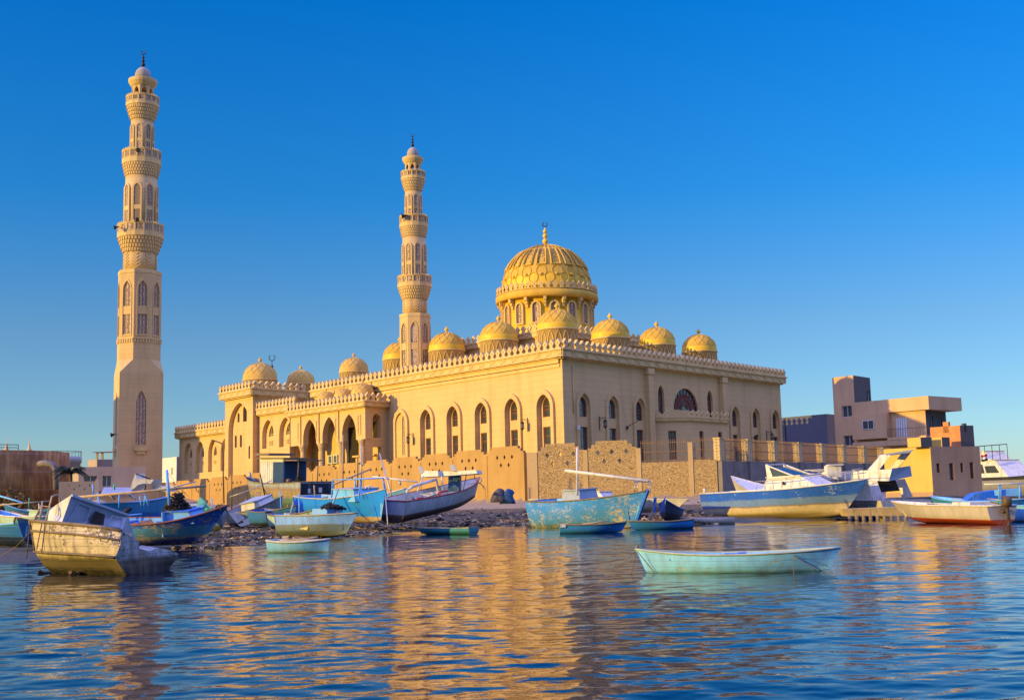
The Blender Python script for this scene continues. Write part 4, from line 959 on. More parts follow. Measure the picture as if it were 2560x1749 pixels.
# ------------------------------------------------------------------ vegetation
M_leaf = plain('shrub_leaves', (0.060, 0.062, 0.018), 0.7, 0.5, 2.0, 0); M_dry = plain('dry_leaves', (0.22, 0.13, 0.035), 0.8, 0.4, 2.0, 0)
M_trunk = plain('bark', (0.12, 0.085, 0.055), 0.9, 0.3, 3, 0.01); M_palm = plain('palm_leaf', (0.045, 0.06, 0.018), 0.6, 0.4, 2, 0)
def shrub(px, py, Y, h, wd, label, mats=(M_leaf, M_dry), dens=900):
    q = at(px, py, Y); q.z = zg(q.x, q.y)
    r = thing('shrub', label, 'shrub', q, group='shrubs below the tank')
    mb = MB()
    cl = [(random.uniform(-wd, wd)*.7, random.uniform(-wd, wd)*.5, random.uniform(.25, .95)*h, random.uniform(.18, .42)*wd) for _ in range(9)]
    for _ in range(dens):
        cx, cy, cz, cr = random.choice(cl); d = Vector((random.gauss(0, 1), random.gauss(0, 1), random.gauss(0, 1))).normalized()*cr*random.uniform(.5, 1.1)
        p = Vector((cx, cy, cz))+d; a = Vector((random.gauss(0, 1), random.gauss(0, 1), random.gauss(0, .6))).normalized(); b = a.cross(Vector((random.gauss(0, 1), random.gauss(0, 1), random.gauss(0, 1)))).normalized()
        s = random.uniform(.05, .12); mb.add([p-a*s, p+b*s*.5, p+a*s, p-b*s*.5], [(0, 1, 2, 3)], 1 if cz > h*.62 and random.random() < .8 else 0)
    mb.build('foliage', list(mats), r)
    mb = MB()
    for cx, cy, cz, cr in cl: mb.tube([(0, 0, 0), (cx*.5, cy*.5, cz*.5), (cx, cy, cz)], .05, 4, 0, .015)
    mb.build('stems', M_trunk, r)
for i, (px, py, Y, h, wd) in enumerate(((4, 1236, 84, 3.0, 1.2), (42, 1238, 82, 2.3, 1.1), (18, 1240, 80, 2.2, 1.0), (95, 1215, 90, 1.6, .9), (245, 1215, 106, 1.6, 1.2), (272, 1225, 104, 1.2, 1.1))):
    shrub(px, py, Y, h, wd, ('tall drying shrub at the left frame edge', 'bushy shrub with golden top below the tank', 'low green shrub in front of the taller ones', 'sparse shrub against the rusty tank', 'dark bush beside the low wall with holes', 'dark bush at the foot of the tall minaret')[i], dens=1300 if i < 3 else 700)
q = at(176, 1215, 112); q.z = 1.6; zc_ = at(176, 1180, 112).z
pt = thing('palm_tree', 'short dark palm with ragged fronds beside the rusty tank', 'palm tree', q)
mb = MB(); mb.tube([(0, 0, 0), (0.05, 0, (zc_-1.6)*.5), (0, 0, zc_-1.6)], .22, 7, 0, .16); mb.build('trunk', M_trunk, pt)
mb = MB()
for k in range(64):
    a = random.uniform(0, 6.28); up = random.uniform(.35, 1.45); L = random.uniform(1.2, 2.1); d = Vector((math.cos(a), math.sin(a), 0)); sd_ = Vector((-d.y, d.x, 0)); pts = []
    for i in range(8):
        s = i/7; pts.append(Vector((0, 0, zc_-1.6))+d*L*s*math.cos(up*.7)+Vector((0, 0, L*(s*math.sin(up)-.75*s*s))))
    mb.tube(pts, .02, 3, 0, .004)
    for i in range(1, 8):
        for f_ in (0, .5):
            p = pts[i-1].lerp(pts[i], f_)
            for sg in (-1, 1):
                tip = p+sd_*sg*.38*(1-.55*i/7)+d*.18+Vector((0, 0, -.16)); mb.add([p-d*.03, p+d*.09, tip], [(0, 1, 2)])
mb.build('crown', M_palm, pt)
# ------------------------------------------------------------------ boats
ROUND = [(0, 0), (0.30, 0.03), (0.58, 0.11), (0.78, 0.26), (0.90, 0.50), (0.97, 0.78), (1, 1)]
CHINE = [(0, 0), (0.38, 0.12), (0.72, 0.26), (0.80, 0.32), (0.88, 0.55), (0.95, 0.80), (1, 1)]
M_rope = plain('rope', (0.17, 0.13, 0.08), 0.9, 0.3, 5, 0)
M_pole = plain('bare_wood_pole', (0.42, 0.30, 0.17), 0.8, 0.3, 3, 0.003)
M_old = plain('old_timber', (0.20, 0.145, 0.09), 0.9, 0.4, 2, 0.01)
M_wpaint = plain('worn_white_paint', (0.62, 0.58, 0.50), 0.5, 0.15, 1.5, 0.004, dirt=(0.30, 0.24, 0.16))
M_bpaint = plain('light_blue_paint', (0.13, 0.38, 0.72), 0.55, 0.2, 1.5, 0.004, dirt=(0.30, 0.30, 0.26))
M_deep = plain('deep_blue_paint', (0.015, 0.12, 0.50), 0.5, 0.25, 1.5, 0.004, dirt=(0.12, 0.2, 0.26))
M_aqua = plain('aqua_paint', (0.15, 0.46, 0.74), 0.55, 0.2, 1.4, 0.004, dirt=(0.32, 0.34, 0.26))
M_lblue = plain('grey_blue_paint', (0.31, 0.35, 0.41), 0.6, 0.15, 1.2, 0.004, dirt=(0.25, 0.24, 0.22))
M_net = plain('fishing_net', (0.035, 0.03, 0.025), 0.95, 0.6, 4, 0.02)
M_orange = plain('orange_tarpaulin', (0.52, 0.22, 0.035), 0.7, 0.25, 2, 0.02)
M_steel = plain('galvanised_rail', (0.38, 0.37, 0.35), 0.4, 0.15, 3, 0, 0.5)
M_green = plain('green_paint', (0.08, 0.36, 0.22), 0.5, 0.2, 2, 0.003)
class Boat:
    def __init__(s, name, label, st, bo, heel=0.0, B_=1.8, D=0.9, sb=0.4, ss=0.1, bt=0.7, rake=0.5, krise=0.25, prof=ROUND, sole=0.35, tm=0.42, bowp=2.3, mat=None, inner=None, n=22, group=None, cat='boat', srake=0.0, gun=None, deck=0.0, hulllabel=None, gr=0.04):
        st, bo = Vector(st), Vector(bo); ax = bo-st; s.L = L = ax.length; ax.normalize(); y = Vector((0, 0, 1)).cross(ax).normalized(); z = ax.cross(y)
        M = Matrix.Identity(4)
        for i in range(3): M[i][0], M[i][1], M[i][2], M[i][3] = ax[i], y[i], z[i], st[i]
        s.M = M @ Matrix.Rotation(heel, 4, 'X')
        r = bpy.data.objects.new(name, None); COL.objects.link(r); r.matrix_world = s.M; tag(r, label, cat, group); s.root = r
        s.B, s.D, s.sb, s.ss, s.bt, s.rake, s.kr, s.prof, s.tm, s.bp, s.sr = B_, D, sb, ss, bt, rake, krise, prof, tm, bowp, srake
        vs = []; fs = []; k = len(prof); W = 2*k-1
        for i in range(n+1):
            t = i/n
            for j in range(-(k-1), k): vs.append(s.P(t, abs(j), 1 if j >= 0 else -1))
        for i in range(n):
            for j in range(W-1): a = i*W+j; fs.append((a, a+1, a+W+1, a+W))
        th = 0.045
        mb = MB(); mb.add(vs, fs, 0, True); mb.add(vs[:W], [tuple(range(W))], 0)
        s.sole = sole; iv = []; m2 = 11
        for i in range(n+1):
            t = i/n; b = max(0.01, s.hb(t)-th); zs = s.sheer(t); lo = min(zs-0.02, max(sole, s.keel(t)+0.12))
            bl_ = max(0.005, s.at_h(t, lo)-th); x1, x0 = s.X(t, 1), s.X(t, s.fz(t, lo)); e = 0.03 if i == 0 else 0
            if deck and t > 1-deck: lo = zs-0.03; bl_ = b; x0 = x1
            iv += [(x1+e, -b, zs), (x0+e, -bl_, lo), (x0+e, bl_, lo), (x1+e, b, zs)]
        f2 = []
        for i in range(n):
            a = 4*i; f2 += [(a, a+1, a+5, a+4), (a+1, a+2, a+6, a+5), (a+2, a+3, a+7, a+6)]
        f2 += [(0, 1, 2, 3)]
        mb.add(iv, f2, 1)
        o_ = [(s.X(i/n, 1), sg*s.hb(i/n), s.sheer(i/n)) for sg in (-1, 1) for i in range(n+1)]; i_ = [(s.X(i/n, 1), sg*max(0.005, s.hb(i/n)-th), s.sheer(i/n)) for sg in (-1, 1) for i in range(n+1)]
        N2 = 2*(n+1); mb.add(o_+i_, [(q, q+1, N2+q+1, N2+q) for q in list(range(n))+list(range(n+1, 2*n+1))], 1)
        s.hull = mb.build('hull', [mat, inner or mat], r, hulllabel)
        if gun:
            mb = MB()
            for sg in (-1, 1): mb.tube([(s.X(i/n, 1), sg*(s.hb(i/n)), s.sheer(i/n)+0.01) for i in range(n+1)], gr, 5)
            mb.tube([(s.X(0, 1), -s.hb(0), s.sheer(0)+.01), (s.X(0, 1), s.hb(0), s.sheer(0)+.01)], gr, 5)
            mb.build('gunwale', gun, s.hull)
    def hb(s, t):
        if t < s.tm: return s.B/2*(s.bt+(1-s.bt)*math.sin(math.pi/2*t/s.tm))
        return max(0.012, s.B/2*(1-((t-s.tm)/(1-s.tm))**s.bp))
    def sheer(s, t): return s.D + (s.ss*(1-t/.45)**2 if t < .45 else s.sb*((t-.45)/.55)**2)
    def keel(s, t): return s.kr*max(0, (t-.7)/.3)**2*s.D
    def fz(s, t, z): return max(0, min(1, (z-s.keel(t))/(s.sheer(t)-s.keel(t))))
    def X(s, t, f): return t*(s.L-s.rake*(1-f)) + s.sr*f*(1-t)*-1
    def P(s, t, j, sg):
        fy, fz = s.prof[j]; w = max(0, (t-0.45)/.55)**1.5; fy = fy*(1-w)+w*(fz**0.85)
        k, sh = s.keel(t), s.sheer(t); return (s.X(t, fz), sg*s.hb(t)*fy, k+(sh-k)*fz)
    def at_h(s, t, z):
        f = s.fz(t, z); w = max(0, (t-0.45)/.55)**1.5
        for (a0, b0), (a1, b1) in zip(s.prof, s.prof[1:]):
            if f <= b1: fy = a0+(a1-a0)*(f-b0)/max(1e-6, b1-b0); break
        else: fy = 1
        return s.hb(t)*(fy*(1-w)+w*(f**0.85))
    def part(s, mb, name, mats, label=None, parent=None): return mb.build(name, mats, parent or s.root, label)
    def wpart(s, mb, name, mats, label=None):
        o = mb.build(name, mats, None, label); o.data.transform(s.M.inverted()); o.parent = s.root; return o
    def thwarts(s, ts, mat, w=0.2):
        for t in ts:
            z = s.sheer(t)-0.12; b = s.at_h(t, z)-0.04; mb = MB(); mb.box((s.X(t, .8), 0, z), (w, 2*b, 0.03)); s.part(mb, 'thwart', mat)
    def ribs(s, mat, k=9):
        mb = MB()
        for i in range(k):
            t = 0.08+0.8*i/(k-1)
            for sg in (-1, 1):
                z1 = s.sheer(t)-0.01; z0 = max(s.sole, s.keel(t)+.14); mb.bar((s.X(t, .6), sg*(s.at_h(t, z0)-.06), z0), (s.X(t, .95), sg*(s.hb(t)-.06), z1), .05, .04)
        s.part(mb, 'ribs', mat)
    def cabin(s, x0, x1, w, z0, z1, mat, slope=(0.0, 0.0), wtop=0.92, roof=None, over=0.08, wins=(), name='cabin'):
        mb = MB(); a, b = slope; wt = w*wtop
        v = [(x0, -w/2, z0), (x1, -w/2, z0), (x1, w/2, z0), (x0, w/2, z0), (x0+a, -wt/2, z1), (x1-b, -wt/2, z1), (x1-b, wt/2, z1), (x0+a, wt/2, z1)]
        mb.add(v, [(0, 1, 5, 4), (1, 2, 6, 5), (2, 3, 7, 6), (3, 0, 4, 7), (4, 5, 6, 7)]); c = s.part(mb, name, mat)
        mb = MB(); mb.box(((x0+a+x1-b)/2, 0, z1+.03), (x1-b-x0-a+2*over, wt+2*over, .06)); s.part(mb, 'cabin_roof', roof or mat, None, c)
        for f0, f1, g0, g1 in wins:                            # side windows, fractions of length and height
            for sg in (-1, 1):
                mb = MB(); q = []
                for f, g in ((f0, g0), (f1, g0), (f1, g1), (f0, g1)):
                    xx = (x0+a*g)+(x1-b*g-x0-a*g)*f; q.append((xx, sg*((w+(wt-w)*g)/2+.008), z0+(z1-z0)*g))
                mb.add(q, [(0, 1, 2, 3)]); s.part(mb, 'cabin_window', M_glass, None, c)
        return c
    def mast(s, a, b, r, mat, name='mast', r2=None):
        mb = MB(); mb.tube([a, b], r, 7, 0, r2 or r*.8); return s.wpart(mb, name, mat)
    def rope(s, a, b, sag=0.1, r=0.009, mat=None, name='mooring_rope'):
        a, b = Vector(a), Vector(b); mb = MB(); mb.tube([a.lerp(b, i/10)-Vector((0, 0, sag*4*(i/10)*(1-i/10))) for i in range(11)], r, 4); return s.wpart(mb, name, mat or M_rope)
def XY(px, Y, z=None):
    q = at(px, 1290, Y); q.z = zg(q.x, q.y) if z is None else z; return q
def hit(px, py):
    Y = 22.0
    while Y < 135:
        q = at(px, py, Y)
        if q.z <= max(0, zg(q.x, q.y)): return q
        Y += 0.25
    return at(px, py, 100)
def heap(mb, c, r, h, k, s=0.1, mats=1):
    for _ in range(k):
        a = random.uniform(0, 6.28); d = r*math.sqrt(random.random()); z = h*(1-(d/r)**2)*random.random(); p = Vector(c)+Vector((d*math.cos(a), d*math.sin(a), z))
        q = Vector((random.gauss(0, 1), random.gauss(0, 1), random.gauss(0, .5))).normalized()*s
        mb.tube([p-q, p+Vector((0, 0, s*.5)), p+q], s*.22, 4, random.randrange(mats))
# --- the pale turquoise rowing boat in the open water
hm = hullmat('pale_turquoise_hull', [(0, (0.17, 0.42, 0.58)), (0.14, (0.25, 0.64, 1.0)), (0.46, (0.26, 0.65, 1.0))], 0.22, (0.5, 0.52, 0.40), 0.13, 0.02, 0.5, 0.28, 0.9, 0.35)
b = Boat('rowing_boat', 'long pale turquoise rowing boat floating alone in the open water', XY(1614, 26.2, -.1), XY(2097, 25.2, -.1), 0, 1.25, 0.47, 0.10, 0.12, 0.06, 0.24, 0.3, ROUND, 0.16, 0.45, 2.6, hm, M_aqua, 26, gun=plain('pale_gunwale', (0.36, 0.40, 0.30), .7, .25, 3, .002), srake=0.24, gr=.022)
b.thwarts((0.2, 0.48, 0.74), M_deep, 0.24); b.ribs(M_aqua, 11)
mb = MB(); mb.lathe([(0.03, -.04), (0.04, .04), (.022, .06), (.04, .08), (.03, .12), (0, .14)], 10, (-0.2, 0, 0.56)); b.part(mb, 'stem_post', M_old)
mb = MB(); mb.box((b.L*.46, 0, .42), (.42, .5, .12)); mb.box((b.L*.5, .1, .45), (.16, .3, .1)); b.part(mb, 'bundle', M_deep)
mb = MB(); heap(mb, (.62, 0, .42), .12, .1, 14, .07); heap(mb, (b.L*.78, -.1, .44), .06, .08, 8, .05); b.part(mb, 'rope_coil', M_rope)
b.rope(at(1588, 1376, 26.2), at(1540, 1412, 26.9)-Vector((0, 0, .05)), .04); b.rope(at(1590, 1378, 26.2), at(1578, 1432, 26.0), .02); b.rope(at(1594, 1378, 26.0), at(1636, 1430, 26.0), .0); b.rope(at(1983, 1386, 25.0), at(2040, 1424, 25.0), .0); b.rope(at(1984, 1390, 25.0), at(1985, 1445, 25.0), 0)
# --- wreck in the left foreground
wy = 30.0
def wq_(px, py, Y): return at(px, py, Y)
wr = thing('wrecked_boat', 'broken cream wooden fishing boat lying over in the shallows, tilted wheelhouse on top', 'boat', Vector((-9.9, 31, 0)))
m_wl = hullmat('weathered_cream_planks', [(0, (0.03, 0.026, 0.015)), (0.14, (0.15, 0.115, 0.05)), (0.44, (0.58, 0.46, 0.28))], 0.52, (0.16, 0.115, 0.06), 0.19, 0.05, 0.8, 0.9, 1.5, 0.7)
m_wd = hullmat('rotting_dark_planks', [(0, (0.02, 0.017, 0.012)), (0.22, (0.07, 0.06, 0.045)), (0.40, (0.36, 0.38, 0.38))], 0.45, (0.06, 0.05, 0.04), 0.17, 0.05, 0.85, 0.9, 1.5, 0.7)
def strip(mb, rows, sub=6, m=0, wob=0.015):
    """surface through rows of points, densified, with slightly uneven planks"""
    R = []
    for r in rows:
        q = []
        for a, c in zip(r, r[1:]):
            for i in range(sub): q.append(a.lerp(c, i/sub))
        q.append(r[-1]); R.append(q)
    D = []
    for a, c in zip(R, R[1:]):
        for i in range(4): D.append([x.lerp(y, i/4) for x, y in zip(a, c)])
    D.append(R[-1]); n_ = len(D[0]); vs = []
    for r in D:
        for p in r: vs.append(p+Vector((noise.noise(p*1.7), noise.noise(p*1.9+Vector((5, 0, 0))), noise.noise(p*2.1+Vector((0, 7, 0)))))*wob)
    mb.add(vs, [(i*n_+j, i*n_+j+1, (i+1)*n_+j+1, (i+1)*n_+j) for i in range(len(D)-1) for j in range(n_-1)], m, True)
A = [at(74, 1302, 31.6), at(120, 1306, 31.0), at(180, 1311, 30.5), at(250, 1318, 30.0), at(304, 1327, 29.7)]
A1 = [at(83, 1338, 31.6), at(125, 1342, 30.9), at(182, 1346, 30.3), at(250, 1353, 29.8), at(300, 1362, 29.5)]
A2 = [at(88, 1378, 31.7), at(128, 1381, 31.0), at(185, 1384, 30.4), at(250, 1388, 29.9), at(288, 1392, 29.6)]
A3 = [at(112, 1418, 31.9), at(150, 1420, 31.4), at(205, 1424, 30.9), at(265, 1430, 30.4), at(315, 1436, 29.9)]
A4 = [p+Vector((.25, .5, -.35)) for p in A3]
mb = MB(); strip(mb, [A, A1, A2, A3, A4], 6, 0, 0.03)
far = Vector((-0.15, 1.3, -0.1))
strip(mb, [[p+far for p in A], [p+far*.9 for p in A2], [p+far*.7 for p in A4]], 3, 0)
strip(mb, [[A[0], A[0]+far], [A2[0], A2[0]+far*.9], [A4[0], A4[0]+far*.7]], 4, 0)
wr_h = mb.build('hull', [m_wl], wr, 'cream planked side with green weed line', world=True)
Bt = [at(304, 1327, 29.72), at(330, 1343, 30.3), at(345, 1352, 30.6), at(347, 1372, 30.7), at(372, 1376, 31.2), at(402, 1369, 31.8), at(447, 1381, 32.6)]
B1_ = [at(296, 1362, 29.6), at(325, 1380, 30.2), at(342, 1386, 30.5), at(348, 1390, 30.7), at(374, 1394, 31.2), at(404, 1395, 31.8), at(440, 1398, 32.5)]
B2_ = [at(290, 1394, 29.65), at(320, 1405, 30.2), at(340, 1408, 30.5), at(350, 1410, 30.7), at(376, 1412, 31.2), at(404, 1412, 31.8), at(428, 1412, 32.4)]
B3_ = [at(315, 1436, 29.9), at(335, 1438, 30.3), at(350, 1438, 30.6), at(358, 1438, 30.8), at(380, 1437, 31.2), at(402, 1435, 31.7), at(420, 1433, 32.3)]
mb = MB(); strip(mb, [Bt, B1_, B2_, B3_, [p+Vector((-.2, .3, -.4)) for p in B3_]], 4, 0, 0.03)
bk = Vector((-.9, 1.3, .05)); strip(mb, [[p+bk for p in Bt], [p+bk*.8 for p in B3_]], 3, 0); strip(mb, [Bt, [p+bk for p in Bt]], 3, 0)
mb.build('broken_stern', [m_wd], wr, 'dark rotten planks with torn edge', world=True)
mb = MB(); mb.tube([p+Vector((0, 0, .015)) for p in A], .045, 5); mb.tube([A[0], A1[0], A2[0]], .04, 5); mb.tube([A1[i].lerp(A[i], .35)+Vector((-.02, -.03, 0)) for i in range(5)], .03, 4); mb.tube([A2[i]+Vector((-.02, -.03, 0)) for i in range(5)], .035, 4); mb.build('rubbing_strake', M_old, wr_h).data.transform(wr.matrix_world.inverted())
mb = MB(); strip(mb, [[p+Vector((0.05, .06, -.05)) for p in A], [p+far*.95+Vector((0, 0, -.05)) for p in A]], 3, 0); mb.build('deck', M_lblue, wr, world=True)
e0 = [at(118, 1306, 32.3), at(122, 1278, 32.2), at(139, 1262, 31.9), at(179, 1236, 31.02), at(166, 1296, 31.25), at(150, 1312, 31.2)]
ext = at(318, 1287, 31.6)-at(178, 1236, 32.0)
e1 = [p+ext*f for p, f in zip(e0, (1.28, 1.2, 1.1, 1.0, 1.0, 1.05))]
mb = MB(); mb.add(e0, [(0, 1, 2, 3, 4, 5)], 0); wc = mb.build('wheelhouse', [M_wpaint], wr, 'tilted wheelhouse, sunlit end', world=True)
top0, bot0 = at(179, 1236, 31.0), at(152, 1313, 31.0); top1, bot1 = at(320, 1286, 33.2), at(304, 1328, 32.6)
mb = MB(); back_ = Vector((-.25, 1.5, -.75))
mb.add([bot0, bot1, top1, top0, bot0+back_, bot1+back_, top1+back_, top0+back_], [(0, 1, 2, 3), (3, 2, 6, 7), (1, 5, 6, 2), (4, 7, 6, 5), (0, 3, 7, 4)]); sidew = mb.build('wheelhouse_side', M_lblue, wr, world=True)
def sp_(u, v, o=0.012):
    p = bot0.lerp(bot1, u).lerp(top0.lerp(top1, u), v); n_ = (bot1-bot0).cross(top0-bot0).normalized(); n_ = n_ if n_.y < 0 else -n_; return p+n_*o
mb = MB(); mb.add([sp_(.42, .22), sp_(.66, .2), sp_(.62, .68), sp_(.44, .72)], [(0, 1, 2, 3)]); mb.build('window_opening', M_dark, sidew).data.transform(wr.matrix_world.inverted())
mb = MB()
for q in (((.08, .12), (.36, .12), (.36, .8), (.14, .82)), ((.72, .2), (.95, .2), (.93, .75), (.74, .7))):
    for i in range(4): mb.bar(sp_(*q[i]), sp_(*q[(i+1) % 4]), .025, .02)
mb.bar(sp_(0, .02), sp_(1, .02), .05, .05); mb.bar(sp_(0, .98), sp_(1, .98), .07, .06); mb.build('panel_moulding', M_lblue, sidew).data.transform(wr.matrix_world.inverted())
mb = MB()
for P in ([(84, 1302, 31.4), (102, 1264, 31.5), (124, 1266, 31.5), (113, 1305, 31.3)], [(98, 1303, 31.3), (104, 1266, 31.4)], [(122, 1272, 31.5), (130, 1240, 31.8), (142, 1236, 31.9), (150, 1242, 32), (150, 1262, 32)]):
    mb.tube([at(*p) for p in P], .025, 5)
mb.build('bent_rail', M_pole, wr, world=True)
mb = MB()
for P in ([(105, 1306, 31.0), (97, 1345, 31.1), (92, 1372, 31.2)], [(112, 1308, 30.9), (108, 1350, 30.9), (104, 1380, 30.9)], [(256, 1318, 29.8), (246, 1335, 29.6), (252, 1352, 29.5), (268, 1354, 29.4), (276, 1340, 29.5), (280, 1324, 29.6)], [(75, 1303, 31.5), (70, 1360, 31.7), (66, 1395, 31.8)], [(75, 1330, 31.5), (40, 1366, 32), (0, 1392, 33)], [(352, 1378, 30.4), (348, 1410, 30.4), (338, 1436, 30.3)]):
    mb = MB(); mb.tube([at(*p) for p in P], .014, 4); mb.build('hanging_rope', M_rope, wr, world=True)
# --- large blue fishing boat behind the wreck
hm = hullmat('weathered_blue_hull', [(0, (0.012, 0.04, 0.26)), (0.34, (0.28, 0.27, 0.24)), (0.44, (0.05, 0.27, 0.46)), (0.85, (0.015, 0.11, 0.50))], 0.62, (0.40, 0.33, 0.22), 0.13, 0.04, 0.6, 0.7, 1.9, 0.4)
b = Boat('fishing_boat', 'big weathered blue open fishing boat with mast and heaped nets, bow to the right', XY(236, 51.0, .12), XY(575, 49.6, .10), R_(6), 2.4, 1.0, .60, .1, .7, 1.15, .12, ROUND, .45, .4, 2.4, hm, M_bpaint, 26, gun=plain('red_gunwale', (.24, .09, .06), .7, .3, 3, .003))
b.cabin(b.L*.60, b.L*.80, 1.25, .95, 1.42, M_bpaint, (0.0, .25), .95, M_deep, .05)
mb = MB(); mb.box((b.L*.595, 0, .95), (.05, 1.75, 1.0)); b.part(mb, 'bulkhead', M_bpaint)
mb = MB(); vs = []
for i in range(9):
    for j in range(7): vs.append((b.L*(.36+.20*i/8), -.75+1.5*j/6, 1.0-.5*math.sin(math.pi*i/8)+.06*math.sin(j*2.3+i)))
mb.add(vs, [(i*7+j, i*7+j+1, i*7+j+8, i*7+j+7) for i in range(8) for j in range(6)], 0, True); b.part(mb, 'tarpaulin', M_orange)
for x in (.12, .24, .34): mb = MB(); mb.box((b.L*x, 0, .72), (.3, 1.7, .5)); b.part(mb, 'fish_well', M_deep)
mb = MB(); heap(mb, (b.L*.63, 0, 1.4), .5, .75, 240, .14); b.part(mb, 'net_heap', M_net)
mb = MB(); heap(mb, (b.L*.88, 0, 1.25), .35, .3, 60, .10); b.part(mb, 'green_net', M_green); mb = MB(); heap(mb, (b.L*.94, 0, 1.45), .25, .2, 60, .08); b.part(mb, 'rope_coil', M_rope)
b.mast(at(424, 1262, 49.5), at(417, 1174, 49.5), .07, M_bpaint); b.mast(at(185, 1243, 50.5), at(515, 1214, 49.5), .055, M_pole, 'yard')
for P in (((212, 1256, 51), (240, 1233, 51)), ((243, 1232, 51), (255, 1285, 51)), ((298, 1236, 50), (297, 1268, 50)), ((363, 1237, 50), (360, 1263, 50)), ((362, 1237, 50), (371, 1263, 50)), ((350, 1239, 50), (353, 1264, 50))): b.mast(at(*P[0]), at(*P[1]), .035, M_bpaint, 'post')
b.rope(at(418, 1178, 49.5), at(470, 1240, 49), .05)
bd = at(320, 1274, 50.2); br = thing('bird', 'black bird perched on the rim of the big blue boat', 'bird', bd)
mb = MB(); mb.lathe([(0.0, -.22), (.05, -.16), (.09, -.04), (.085, .06), (.05, .14), (.0, .17)], 10); bo = mb.build('body', plain('black_feathers', (.012, .012, .014), .7, .2), br); bo.matrix_basis = Matrix.Rotation(R_(70), 4, 'Y') @ Matrix.Scale(1.1, 4)
mb = MB(); mb.lathe([(0, -.05), (.045, -.02), (.04, .03), (0, .055)], 8, (-.15, 0, .12)); mb.lathe([(.018, 0), (0, .07)], 6, (-.2, 0, .12)); mb.build('head', bpy.data.materials['black_feathers'], br)
# --- row of boats further left
def simple(name, label, S0, B0, mat, inner, heel=0, thw=(.25, .5, .72), **kw):
    b = Boat(name, label, S0, B0, heel, mat=mat, inner=inner, **kw); b.thwarts(thw, inner); b.ribs(inner, 8)
    rr = random.Random(len(label)*7+int(b.L*100))
    for q in range(2):                                         # oars and boat hooks left lying across the thwarts
        x = b.L*rr.uniform(.15, .45); z = b.sheer(.4)-rr.uniform(-.04, .06); mb = MB(); y0 = rr.uniform(-.35, .35)*b.B; ln = min(b.L*.45, 2.4)
        mb.tube([(x, y0, z), (x+ln, y0*.3, z+rr.uniform(.0, .16))], .025, 5); mb.box((x-.12, y0, z), (.3, .1, .02)); b.part(mb, 'oar', M_pole)
    mb = MB(); heap(mb, (b.L*rr.uniform(.2, .7), 0, b.sheer(.5)-.12), .25, .18, 26, .09); b.part(mb, 'rope_coil', rr.choice((M_rope, M_net)))
    return b
hA_ = hullmat('blue_green_hull', [(0, (.01, .03, .10)), (.4, (.02, .18, .50)), (.85, (.07, .36, .48))], .2, (.3, .3, .25), .15, .03, .5, .5, 1.4, .3)
hB_ = hullmat('pale_green_hull', [(0, (.10, .12, .10)), (.25, (.40, .55, .42))], .3, (.3, .3, .2), .15, .03, .6, .5, 1.4, .4)
hC_ = hullmat('mid_blue_hull', [(0, (.02, .06, .14)), (.25, (.02, .16, .46)), (.9, (.04, .28, .54))], .25, (.25, .27, .25), .15, .03, .55, .5, 1.6, .3)
hD_ = hullmat('whitish_hull', [(0, (.20, .18, .15)), (.3, (.50, .52, .48))], .35, (.3, .24, .16), .15, .04, .6, .5, 1.6, .5)
def zb(px, Y): q = at(px, 1290, Y); return zg(q.x, q.y)
b = simple('moored_boat', 'blue boat with green rim cut by the left frame edge', XY(-60, 56), XY(92, 52.5), hA_, M_aqua, R_(-4), B_=1.9, D=.85, sb=.25, bt=.75, rake=.5, gun=M_aqua)
b.mast(at(72, 1272, 53), at(73, 1244, 53), .03, M_green, 'post'); b.mast(at(-5, 1238, 55), at(58, 1256, 54), .04, M_aqua, 'boom')
b = simple('moored_boat', 'pale green boat with boxy stern above the blue green one', XY(128, 60, zb(100, 60)+.15), XY(-10, 66, zb(30, 66)+.3), hB_, M_aqua, R_(5), B_=1.9, D=.9, sb=.3, bt=.9, gun=M_wpaint)
b.mast(at(-4, 1262, 60), at(122, 1252, 60), .04, M_pole, 'pole'); b.cabin(.2, 1.4, 1.5, .7, 1.25, hB_)
b = simple('moored_boat', 'dark blue boat with raised bow near the left edge, furthest back', XY(118, 76, zb(118, 76)+.25), XY(4, 74, zb(4, 74)+.4), hC_, M_deep, 0, B_=1.9, D=.95, sb=.45, gun=M_aqua)
hT = hullmat('bare_beige_hull', [(0, (.46, .34, .21)), (1, (.50, .38, .24))], .25, (.3, .2, .12), .0, .04, .8, .3, 1.6, .5)
S0 = XY(245, 92); B0 = XY(40, 86); b = Boat('upturned_boat', 'beige upturned hull lying in front of the rusty tank', S0+Vector((0, 0, 1.9)), B0+Vector((0, 0, .75)), math.pi, 2.6, 1.3, .1, .0, .9, .8, .2, ROUND, .5, mat=hT)
b = simple('fishing_boat', 'long blue boat with light blue awning behind the big blue boat', XY(170, 58.5, zb(200, 58)+.35), XY(425, 61, zb(420, 60)+.45), hC_, M_deep, R_(-3), B_=2.4, D=1.35, sb=.3, bt=.8, gun=M_bpaint)
c4 = [at(252, 1236, 57.5), at(334, 1236, 57.8), at(324, 1221, 59.8), at(260, 1221, 59.5)]
mb = MB(); mb.add([p+Vector((0, 0, h)) for h in (0, .06) for p in c4], [(0, 1, 2, 3), (4, 5, 6, 7), (0, 1, 5, 4), (1, 2, 6, 5), (2, 3, 7, 6), (3, 0, 4, 7)]); b.wpart(mb, 'awning', M_lblue)
for p, q in (((264, 1230, 58.6), (288, 1247, 58.6)), ((318, 1232, 58.6), (340, 1248, 58.6)), ((285, 1228, 59), (286, 1208, 59))): b.mast(at(*p), at(*q), .06, M_wpaint if q[1] > 1220 else M_green, 'strut')
b.mast(at(234, 1240, 57), at(231, 1210, 57), .04, M_bpaint)
